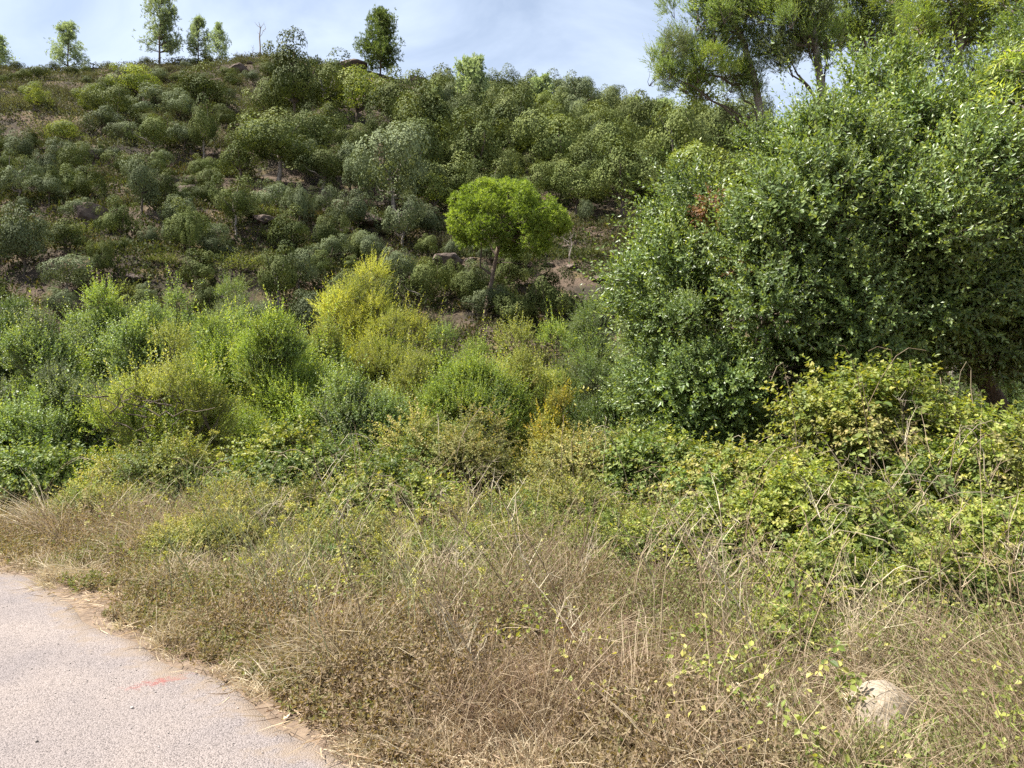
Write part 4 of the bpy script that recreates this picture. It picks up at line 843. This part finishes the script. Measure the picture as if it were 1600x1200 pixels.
def mound(seed, px, top, wp, Y, label, mat='bramble', n=900, sl=.4, ll=.05, tint=(.1, .8), nlob=26, depth=.8, zbase=None, real_leaves=0, canes=10, name='bramble_thicket', bsz=.42, low=-.2):
    g = np.random.default_rng(seed); X = (px - 800) / F * Y; zb = tz(X, Y); Hh = CAM_H + (600 - top) / F * Y - zb; rx_ = wp / F * Y / 2
    cs, rs = lobes(g, nlob, (max(rx_ - bsz * .6, .2), max(rx_ * depth - bsz * .6, .2), max(Hh - bsz * 1.05, .12)), (bsz * .75, bsz * 1.15), low=low, cz=Hh * .12)
    cs[:, 2] = np.maximum(cs[:, 2], .1)
    e = obj(name, None, loc=(X, Y, zb), label=label, cat='bramble', group='bramble thickets along the verge')
    o = obj('foliage', inner(g, cs, .05, mat, 120), e)
    put_boughs(o, 'bramble' if ll > .05 else 'small', mat, cs, rs * (1.0 if ll > .05 else 1.0), nrm(cs + np.array([0, 0, .2])), g, .6, 'spray')
    cn = []
    for j in range(canes):
        a0 = np.array([g.uniform(-.7, .7) * rx_, g.uniform(-.9, 0) * rx_ * depth, 0]); hh = g.uniform(.5, 1.08) * Hh
        dx = g.uniform(-.8, .8); t_ = np.linspace(0, 1, 9)[:, None]
        p = a0 + np.concatenate([dx * t_ ** 1.5, -g.uniform(-.1, .35) * t_, hh * np.sin(t_ * g.uniform(1.4, 2.2))], 1) + g.normal(size=(9, 3)) * .012
        cn.append(tube(p, np.linspace(.0055, .002, 9), 5, g.uniform(.2, .9), 0))
    obj('canes', build(name + '_canes', cn, M['stem']), e)
    if real_leaves:
        Pl, Ol, kl = lobe_pts(g, real_leaves * 3, cs, rs * 1.08, 0, .96)
        Wd = Pl + np.array([X, Y, zb]); fr = -Ol[:, 1] * .8 + Ol[:, 2] * .6
        order = np.argsort(-fr)[:real_leaves]
        for j in order:
            o = obj('leaf', TRI[int(g.integers(0, 6))], e)
            o.location = Pl[j]; q = Vector(nrm(Ol[j] * .5 + UP * .9 + g.normal(size=3) * .35)).to_track_quat('Z', 'Y').to_euler()
            o.rotation_euler = (q.x, q.y, q.z); o.rotation_euler.rotate_axis('Z', g.uniform(0, 6.28)); sc = g.uniform(.7, 1.25); o.scale = (sc, sc, sc)
    return e
mound(601, 1370, 545, 380, 7.8, 'large bramble hump with yellow-green three-part leaves under the glossy evergreen', ll=.06, nlob=56, real_leaves=290, canes=16, bsz=.46)
mound(602, 1540, 670, 360, 6.6, 'yellowing bramble mass with leaning grey canes beside the large hump', ll=.06, nlob=44, canes=26, bsz=.4)
mound(603, 1180, 690, 280, 7.0, 'low bramble spilling from the large hump towards the dry grass', ll=.06, nlob=38, canes=8, bsz=.36)
mound(604, 1330, 735, 420, 5.5, 'dark-hollowed bramble skirt below the large hump', ll=.06, nlob=40, canes=14, bsz=.32)
mound(615, 1590, 770, 380, 5.0, 'low bramble skirt under the leaning grey canes', ll=.06, nlob=34, canes=12, bsz=.30)
mound(616, 1120, 775, 240, 5.9, 'small bramble clump reaching into the reddish dry grass', ll=.06, nlob=22, canes=6, bsz=.26)
mound(617, 1545, 625, 260, 7.9, 'bramble climbing the leaning trunk of the evergreen', ll=.06, nlob=34, canes=10, bsz=.42)
mound(620, 1290, 850, 250, 4.7, 'bramble tongue running down towards the pale stone', ll=.06, nlob=24, canes=8, bsz=.22)
mound(621, 1500, 845, 280, 4.5, 'bramble tongue in the dry grass under the leaning canes', ll=.06, nlob=26, canes=10, bsz=.22)
mound(622, 1245, 960, 130, 4.0, 'small bramble patch beside the arching cane', ll=.06, nlob=12, canes=4, bsz=.16)
mound(623, 760, 815, 260, 6.2, 'olive weed and bramble patch breaking the dry grass below the dry thicket', 'bramble_low', ll=.046, nlob=26, canes=6, bsz=.24)
mound(624, 560, 835, 240, 6.4, 'olive bramble patch behind the fennel in the dry grass', 'bramble_low', ll=.046, nlob=24, canes=6, bsz=.24)
mound(625, 990, 800, 260, 6.2, 'green bramble patch between the reddish grass and the thicket', 'bramble', ll=.046, nlob=26, canes=6, bsz=.24)
mound(626, 330, 850, 220, 6.8, 'olive bramble patch close to the road bend', 'bramble_low', ll=.046, nlob=22, canes=4, bsz=.22)
mound(605, 930, 655, 290, 8.9, 'olive bramble thicket between the evergreen and the orange-tinged shrub', 'bramble_low', ll=.046, nlob=40, bsz=.38)
mound(606, 700, 645, 320, 9.0, 'dry-looking bramble thicket below the mid-green shrub mass', 'bramble_low', ll=.046, nlob=44, bsz=.38)
mound(607, 480, 670, 300, 9.0, 'green bramble thicket in front of the blue-green shrub', 'bramble_deep', ll=.06, nlob=42, bsz=.38)
mound(608, 270, 690, 300, 9.3, 'leafy bramble thicket in front of the thin yellowing shrub', 'bramble', ll=.046, nlob=40, bsz=.38)
mound(609, 50, 700, 330, 9.9, 'deep green bramble thicket at the bend of the road', 'bramble_deep', ll=.06, nlob=42, bsz=.38)
mound(610, 620, 730, 280, 7.6, 'low bramble with dark gaps beside the tall dry stalks', 'bramble', ll=.06, nlob=34, bsz=.32)
mound(611, 840, 745, 320, 7.2, 'straw-strewn low bramble at the upper edge of the dry grass', 'bramble_low', ll=.046, nlob=36, bsz=.30)
mound(612, 400, 760, 280, 7.9, 'low olive bramble behind the fennel stalks', 'bramble_low', ll=.046, nlob=34, bsz=.30)
mound(613, 1040, 680, 220, 8.2, 'green nettle-like tangle at the foot of the evergreen', 'bramble_deep', ll=.06, nlob=30, bsz=.36)
mound(614, 170, 790, 240, 8.4, 'low bramble edge where the verge narrows at the bend', 'bramble_low', ll=.046, nlob=30, bsz=.28)

# leaf litter / low undergrowth filling the valley floor under the shrubs
g = np.random.default_rng(44); n = 2600
Y = g.uniform(8.5, 27, n); X = g.uniform(-.75, .78, n) * Y; e_ = edist(X, Y); kp = e_ > 3.6; X, Y = X[kp], Y[kp]; n = len(X)
P = np.stack([X, Y, terrain(X, Y)], -1)
lv, tw = shoots(g, P, nrm(UP + g.normal(size=P.shape) * .45), g.uniform(.4, 1.1, n), 12, .11, .055, ang=55, droop=.2, tint=g.uniform(.0, .7, n), twr=.004)
obj('undergrowth', build('undergrowth', lv + [(v, f, t, 1) for v, f, t, m in tw], [M['poplar_dark'], M['stem']]), kind='stuff', label='leafy undergrowth on the valley floor below the shrubs', cat='undergrowth')

# ------------------------------------------------------------------ verge: dry grass and weeds
def emax(X): return np.interp(X, [-6, -5, -2.3, 0, 2.5, 5], [.5, .8, 1.9, 2.9, 3.1, 3.2]) + .5 * fbm(np.asarray(X) * .9, np.asarray(X) * 0 + 7, 17)
def verge_pts(g, n, e0=.0, e1=7.0, ymax=9.5, ymin=2.0, pw=1.0, soft=1.0):
    o = []
    while sum(len(a) for a in o) < n:
        Y = ymin + (ymax - ymin) * g.uniform(0, 1, n) ** pw; X = g.uniform(-.76, .76, n) * (Y + .4)
        e_ = edist(X, Y); k = (e_ > e0) & (e_ < e1) & (e_ < emax(X) + soft * g.uniform(0, 1, n) ** 2); o.append(np.stack([X[k], Y[k]], -1))
    return np.concatenate(o)[:n]
def vh(X, Y):
    e_ = edist(X, Y)
    h = .12 + .26 * sst(.05, .7, e_) + .26 * sst(1.2, 3.4, e_)
    return h * np.clip(.95 + 1.9 * fbm(X * 1.3, Y * 1.3, 71), .45, 1.6) 
SX, SY = (1385 - 800) / F * CAM_H * F / 560, CAM_H * F / 560
TONGUES = [((p_ - 800) / F * y_, y_, r_) for p_, y_, r_ in ((1290, 4.7, .42), (1500, 4.5, .46), (1245, 4.0, .2), (1330, 5.5, .9), (1590, 5.0, .75), (1120, 5.9, .55), (760, 6.2, .55), (560, 6.4, .5), (990, 6.2, .6), (330, 6.8, .5))]
def clear(XY):
    for x_, y_, r_ in TONGUES: XY = np.where((np.hypot(XY[:, 0] - x_, (XY[:, 1] - y_ + .12) * 1.1) < r_)[:, None], np.array([[SX * .7, SY * .7 + .28 * 0]]), XY)
    dx, dy = XY[:, 0] - SX * XY[:, 1] / SY, XY[:, 1] - SY
    return ~((np.abs(dx) < .10) & (dy < .1) & (dy > -.40)) & (np.hypot(XY[:, 0] - SX * .7, XY[:, 1] - SY * .7) > 1e-6)
def stand(XY, lift=0): return np.stack([XY[:, 0], XY[:, 1], terrain(XY[:, 0], XY[:, 1]) + lift], -1)
def reddish(X, Y): return fbm(X * .8 + 4, Y * .8, 81) + .25 * np.exp(-((X - .9) ** 2 + (Y - 4.6) ** 2) / .8) 
g = np.random.default_rng(701)
# fallen straw on the ground
XY = verge_pts(g, 52000, -.12, 5, 8.5, pw=1.35); e_ = edist(XY[:, 0], XY[:, 1])
keep = g.uniform(0, 1, len(XY)) < sst(-.12, .35, e_ + .25 * fbm(XY[:, 0] * 2, XY[:, 1] * 2, 8)); XY = XY[keep]; n = len(XY)
D = g.normal(size=(n, 3)) * np.array([1, 1, .12]) + UP * .06
chs = blades(g, stand(XY) + UP * g.uniform(.006, .05, (n, 1)), nrm(D), g.uniform(.05, .2, n), g.uniform(.003, .0065, n), g.normal(size=(n, 3)) * .2 * np.array([1, 1, .1]), g.uniform(.0, .8, n), 2, 0, .02)
obj('fallen_straw', build('fallen_straw', chs, M['straw']), kind='stuff', label='fallen straw and thatch lying on the verge soil', cat='straw')
# tufted dry grass
nt_ = 2300; XY = verge_pts(g, nt_, .05, 5.2, 8.0, pw=1.2, soft=.6); XY = XY[fbm(XY[:, 0] * 1.9, XY[:, 1] * 1.9, 73) > -.03]; XY = XY[clear(XY)]; nt_ = len(XY); H0 = vh(XY[:, 0], XY[:, 1]); per = 44
C = stand(XY); rep = lambda a: np.repeat(a, per, 0); n = nt_ * per; tall_ = np.where(g.uniform(0, 1, nt_) > .88, 1.55, 1.0) * g.uniform(.6, 1.25, nt_); H0 = H0 * tall_
base = rep(C) + g.normal(size=(n, 3)) * np.array([.05, .05, 0])
lean = rep(g.normal(size=(nt_, 3)) * np.array([.5, .5, 0])) + np.array([-.08, -.08, 0])
D = nrm(UP + lean + g.normal(size=(n, 3)) * np.array([.55, .55, .1]))
rd = rep(reddish(XY[:, 0], XY[:, 1])); tn = (.54 + .12 * sst(1.4, .3, rep(edist(XY[:, 0], XY[:, 1]))) - 1.1 * rd + rep(g.normal(size=nt_) * .22) + g.normal(size=n) * .13).clip(0, 1)
chs = blades(g, base, D, rep(H0) * g.uniform(.55, 1.35, n), g.uniform(.0028, .0062, n) * np.repeat(.6 + .1 * C[:, 1], per), lean * .3 + g.normal(size=(n, 3)) * .22, tn, 3, 0, .42)
obj('dry_grass', build('dry_grass', chs, M['straw']), kind='stuff', label='tangled dry straw-coloured grass covering the road verge', cat='grass')
# fine leafy weeds
ns_ = 38000; XY = verge_pts(g, ns_, .1, 6.5, 9.2, pw=1.2, soft=3.0); H0 = vh(XY[:, 0], XY[:, 1]) * g.uniform(.5, 1.15, ns_)
dens = (fbm(XY[:, 0] * 1.6, XY[:, 1] * 1.6, 91) > -.09) & clear(XY); XY = XY[dens]; H0 = H0[dens]; ns_ = len(XY)
tn = (.66 + 1.5 * fbm(XY[:, 0] * .7, XY[:, 1] * .7, 95) - .5 * reddish(XY[:, 0], XY[:, 1]) - .5 * sst(1.7, .4, edist(XY[:, 0], XY[:, 1])) + g.normal(size=ns_) * .2).clip(0, 1)
lv, tw = shoots(g, stand(XY), nrm(UP + np.array([.08, -.04, 0]) + g.normal(size=(ns_, 3)) * .42), H0, 12, .034, .0165, ang=55, droop=.22, upb=.3, tint=tn, tipl=.1, twr=.0016, jit=.6, size_tip=.7)
obj('weeds', build('weeds', lv + [(v, f, t, 1) for v, f, t, m in tw], [M['weed'], M['stem']]), kind='stuff', label='small-leaved olive and brown weeds mixed through the dry grass', cat='weeds')
# sprawling bramble runners with larger leaves in the grass
nr = 1500; XY = verge_pts(g, nr, .7, 6, 8.6, soft=3.0)
kk = (fbm(XY[:, 0] * 1.5, XY[:, 1] * 1.5, 99) + .16 * sst(0, 1.2, XY[:, 0]) > .10); XY = XY[kk]; nr = len(XY); P = stand(XY); P[:, 2] += vh(XY[:, 0], XY[:, 1]) * g.uniform(.5, 1.0, nr)
lv, tw = shoots(g, P, nrm(g.normal(size=(nr, 3)) * np.array([1, 1, .5]) + UP * .5), g.uniform(.15, .4, nr), 6, .034, .023, ang=65, droop=.3, upb=1.0, tint=g.uniform(.3, 1, nr), twr=.0016)
obj('runner_leaves', build('runner_leaves', lv + [(v, f, t, 1) for v, f, t, m in tw], [M['bramble'], M['stem']]), kind='stuff', label='yellow-green bramble runners threaded through the dry grass', cat='undergrowth')

# stalks that stand out: fennel and dry branching stems
UMB = []
for i in range(4):
    q_ = np.random.default_rng(770 + i); dirs = nrm(q_.normal(size=(10, 3)) * .6 + UP); e1 = dirs * .03
    UMB.append(build('umbel', [leaves(np.repeat(e1, 4, 0) + q_.normal(size=(40, 3)) * .005, sph(q_, 40), sph(q_, 40), .009, .008, q_.uniform(0, 1, 40)), twigs(np.zeros((10, 3)), e1, .0007, .0005)], M['umbel']))
STM = [('the sandy road edge', 330, 1000), ('the low olive bramble', 400, 880), ('the low bramble with dark gaps', 620, 860), ('the straw-strewn low bramble', 840, 860), ('the reddish dry grass', 1080, 990), ('the arching bramble cane', 1290, 1000), ('the pale half-buried stone', 1385, 1110), ('the yellowing bramble mass', 1520, 930)]
def stalk(seed, px, py, h, lean, label, group, kind):
    g = np.random.default_rng(seed)
    Y = CAM_H * F / (py - 600); X = (px - 800) / F * Y; z = tz(X, Y)
    t_ = np.linspace(0, 1, 8)[:, None]; ln = np.array([lean[0], lean[1], 0])
    p = UP * h * t_ + ln * h * t_ ** 1.4 + g.normal(size=(8, 3)) * .006 * h; p[0] = (0, 0, -.03)
    tn = g.uniform(.1, .95)
    ch = [tube(p, np.linspace(.0042, .0018, 8), 4, tn, 0)]; um = []
    m = 'stem_green' if kind == 'fennel' else 'stem'
    if label is None:
        label = ('short ' if h < .7 else 'tall ') + ('leaning ' if abs(lean[0]) > .28 else 'upright ') + ('fennel stalk with yellow-green umbels near ' if kind == 'fennel' else ('pale dry branching stalk near ' if tn > .5 else 'dark dry branching stalk near ')) + near_of(STM, px, py)
    for j in range(g.integers(4, 8)):
        k = g.uniform(.35, .95); a0 = np.array([np.interp(k, t_[:, 0], p[:, i]) for i in range(3)])
        an = g.uniform(0, 6.28); L_ = g.uniform(.12, .32) * h
        b1 = a0 + L_ * np.array([math.cos(an) * .6, math.sin(an) * .6, .85])
        ch.append(limb(g, a0, b1, .0022, .0011, 4, .06, 3))
        if kind == 'fennel': um.append(b1)
        else:
            q = 6; e1 = b1 + nrm(g.normal(size=(q, 3)) + UP * .5) * g.uniform(.03, .10, (q, 1)); ch.append(twigs(np.repeat(b1[None], q, 0), e1, .001, .0005, tn))
    e = obj('fennel_stalk' if kind == 'fennel' else 'dry_stalk', None, loc=(X, Y, z), label=label, cat='plant stalk', group=group)
    obj('stem', build('stalk_stem', [(v, f, tn, m_) for v, f, t, m_ in ch], M[m]), e)
    for b1 in um:
        o = obj('umbel', UMB[int(g.integers(0, 4))], e); o.location = b1; o.rotation_euler = (g.uniform(-.4, .4), g.uniform(-.4, .4), g.uniform(0, 6.28))
g = np.random.default_rng(720)
for i in range(24):
    px = g.uniform(250, 760); py = g.uniform(955, 1090) if px > 430 else g.uniform(930, 985)
    stalk(1000 + i, px, py, g.uniform(.5, 1.0), (g.uniform(-.5, .15), g.uniform(-.2, .2)), None, 'fennel stalks on the verge', 'fennel')
for i in range(80):
    px = g.uniform(380, 1580); py = g.uniform(890, 1130) if px > 560 else g.uniform(890, 1000)
    stalk(1100 + i, px, py, g.uniform(.45, .95), (g.uniform(-.65, .3), g.uniform(-.25, .15)), None, 'dry stalks on the verge', 'dry')
# bleached canes leaning out of the brambles
for i, (px, py, h, lx) in enumerate(((1470, 905, 1.25, -.35), (1500, 930, 1.2, -.55), (1440, 940, 1.0, -.7), (1555, 960, 1.1, -.5), (1585, 930, 1.3, -.4), (1390, 960, .9, -.8), (1530, 990, 1.0, -.75), (1440, 1110, .75, .02), (1250, 1040, .7, -.5))):
    stalk(1300 + i, px, py, h, (lx, -.1), 'long bleached cane leaning out of the bramble mass', 'bleached canes in the brambles', 'dry')

# the arching bramble cane with large leaves in the near grass
g = np.random.default_rng(730)
def g_at(px, py): Y = CAM_H * F / (py - 600); X = (px - 800) / F * Y; return np.array([X, Y, tz(X, Y)])
root = g_at(1330, 1060); root[1] += .25; root[2] = tz(root[0], root[1])
e = obj('bramble_cane', None, loc=tuple(root), label='arching brown bramble cane with large green leaves in the near dry grass', cat='bramble')
pts = [np.zeros(3)] + [at_depth(a, b_, root[1] + d) - root for a, b_, d in ((1318, 1000, -.05), (1306, 960, -.08), (1290, 930, -.1), (1268, 922, -.12), (1240, 926, -.14), (1210, 940, -.16), (1190, 965, -.18))]
pts = np.array(pts); obj('cane', build('arching_cane', [tube(pts, np.linspace(.006, .002, len(pts)), 6, .25, 0)], M['stem']), e)
def put_leaf(parent, loc, g, sc, up=None):
    o = obj('leaf', TRI[int(g.integers(0, 6))], parent); o.location = loc
    q = Vector(nrm((UP if up is None else up) + g.normal(size=3) * .5 + np.array([0, -.3, 0]))).to_track_quat('Z', 'Y').to_euler()
    o.rotation_euler = q; o.rotation_euler.rotate_axis('Z', g.uniform(0, 6.28)); o.scale = (sc,) * 3
for j in range(26):
    k = g.uniform(.25, 1) * (len(pts) - 1); i = int(min(k, len(pts) - 2)); p = pts[i] + (pts[i + 1] - pts[i]) * (k - i)
    put_leaf(e, p + g.normal(size=3) * .018, g, g.uniform(.45, .8))
for ci, (px, py, dy, n, lab) in enumerate(((1290, 1010, 0, 22, 'bramble sprig of yellow leaves hanging below the arching cane'), (1230, 1040, 0, 16, 'bramble sprig of lime leaves near the pale stone'), (1225, 1105, 0, 8, 'single bright yellow bramble sprig low in the dry grass'),
                                  (1350, 1130, -.1, 14, 'yellow bramble sprig beside the pale half-buried stone'), (1500, 1010, 0, 16, 'pale bramble sprig under the leaning canes'), (1410, 985, 0, 16, 'bramble sprig in the grass above the pale stone'), (1180, 1000, 0, 12, 'small bramble sprig at the edge of the reddish grass'), (1080, 1040, 0, 10, 'thin bramble sprig in the reddish dry grass'))):
    b = g_at(px, py + 60); b[1] += .1; e = obj('bramble_sprig', None, loc=tuple(b), label=lab, cat='bramble')
    tip = np.array([g.uniform(-.15, .1), -.05, .34]); c_ = limb(g, (0, 0, -.02), tip, .003, .0015, 6, .06, 5); obj('cane', build('sprig_cane', [c_], M['stem']), e)
    for j in range(n):
        put_leaf(e, tip * g.uniform(.35, 1.05) + g.normal(size=3) * np.array([.035, .035, .03]), g, g.uniform(.35, .62))

# the pale stone half buried in the grass
b = g_at(1385, 1180)
o = obj('pale_stone', rock_mesh(803, 4, .22, 'pale_stone', M['rock_pale'], .95, 2), loc=(b[0], b[1] + .05, b[2] + .055), label='pale half-buried stone in the near dry grass', cat='stone')
o.scale = (.17, .15, .17); o.rotation_euler = (.1, -.1, .6)

# nodding grass heads near the stone
for i, (px, py) in enumerate(((1205, 1185), (1150, 1175), (1265, 1190), (1080, 1150), (1330, 1195), (1010, 1180))):
    b = g_at(px + 60, py + 30); e = obj('grass_head', None, loc=tuple(b), label='nodding pale oat-like grass head in the near verge', cat='grass', group='nodding grass heads'); 
    tip = np.array([g.uniform(-.28, -.12), g.uniform(-.06, .02), g.uniform(.24, .34)]); t_ = np.linspace(0, 1, 9)[:, None]
    p = tip * t_ + UP * .10 * np.sin(t_ * 3.14); obj('stem', build('oat_stem', [tube(p, np.linspace(.0018, .0009, 9), 4, .85, 0)], M['straw']), e)
    q = 34; k = g.uniform(.55, 1, q); P = np.stack([np.interp(k, t_[:, 0], p[:, j]) for j in range(3)], -1)
    obj('seed_head', build('oat_head', [leaves(P, nrm(tip)[None] * .8 + g.normal(size=(q, 3)) * .4 - UP * .3, sph(g, q), g.uniform(.018, .03, q), .005, g.uniform(.5, 1, q))], M['straw']), e)

# ------------------------------------------------------------------ roadside litter
g = np.random.default_rng(740)
DL = []
for i in range(4):
    q = np.random.default_rng(750 + i); L_ = 1.0; u = np.linspace(0, 1, 6); V_ = []; wv = [.08, .34, .46, .4, .22, .03]
    for k in range(6):
        for s_ in (-1, -.5, 0, .5, 1): V_.append((u[k] - .5, s_ * wv[k] * .6, .22 * (s_ * s_) * q.uniform(.4, 1.2) + .18 * math.sin(u[k] * 3 + i) + q.normal() * .02))
    f = [[k * 5 + j, k * 5 + j + 1, (k + 1) * 5 + j + 1, (k + 1) * 5 + j] for k in range(5) for j in range(4)]
    DL.append(build('dry_leaf', [(np.array(V_), np.array(f), [.3, .55, .75, .95][i], 0)], M['litter'], smooth=True))
spots = [(350, 1020), (360, 1045), (390, 1030), (400, 1060), (330, 1030), (420, 1045), (440, 1125), (470, 1130), (500, 1122), (300, 1000), (262, 985), (248, 975), (170, 962), (205, 975), (385, 1085), (270, 1010), (540, 1150), (555, 1185), (230, 985), (410, 1075), (345, 1060), (450, 1100), (490, 1100), (310, 1050), (120, 940), (80, 930)]
for i, (px, py) in enumerate(spots):
    b = g_at(px + g.uniform(-6, 6), py + g.uniform(-5, 5)); o = obj('dry_leaf', DL[i % 4], loc=(b[0], b[1], max(b[2], .006) + .012), label='curled tan dry leaf lying at the sandy road edge', cat='dry leaf', group='dry leaves at the road edge')
    s_ = g.uniform(.03, .065); o.scale = (s_, s_, s_); o.rotation_euler = (g.uniform(-.3, .3), g.uniform(-.3, .3), g.uniform(0, 6.28))
# loose chippings on the road and its edge
PB = rock_mesh(760, 1, .3, 'pebble', M['pebble'], .7); pv = np.array([v.co for v in PB.vertices]); pf = np.array([list(p.vertices) for p in PB.polygons]); bpy.data.meshes.remove(PB)
n = 900; Y = 2.6 + 6 * g.uniform(0, 1, n) ** 1.3; X = yedge(Y * 0) * 0 + (g.uniform(-.72, .2, n)) * Y; ed = edist(X, Y); k = (ed < .35) & (g.uniform(0, 1, n) < np.where(ed > -.6, 1, .35)); X, Y = X[k], Y[k]; n = len(X)
sz = g.uniform(.002, .006, n) * np.where(g.uniform(0, 1, n) > .97, 1.8, 1); an = g.uniform(0, 6.28, n); ca, sa = np.cos(an), np.sin(an)
Vv = np.stack([pv[None, :, 0] * ca[:, None] - pv[None, :, 1] * sa[:, None], pv[None, :, 0] * sa[:, None] + pv[None, :, 1] * ca[:, None], np.repeat(pv[None, :, 2], n, 0)], -1) * sz[:, None, None]
Vv += np.stack([X, Y, np.where(edist(X, Y) < 0, .005, terrain(X, Y)) + sz * .4], -1)[:, None]
ff = (pf[None] + (np.arange(n) * len(pv))[:, None, None]).reshape(-1, 3)
obj('loose_chippings', build('loose_chippings', [(Vv.reshape(-1, 3), ff, np.repeat(g.uniform(0, 1, n), len(pv)), 0)], M['pebble'], smooth=True), kind='stuff', label='loose stone chippings on the road edge', cat='gravel')
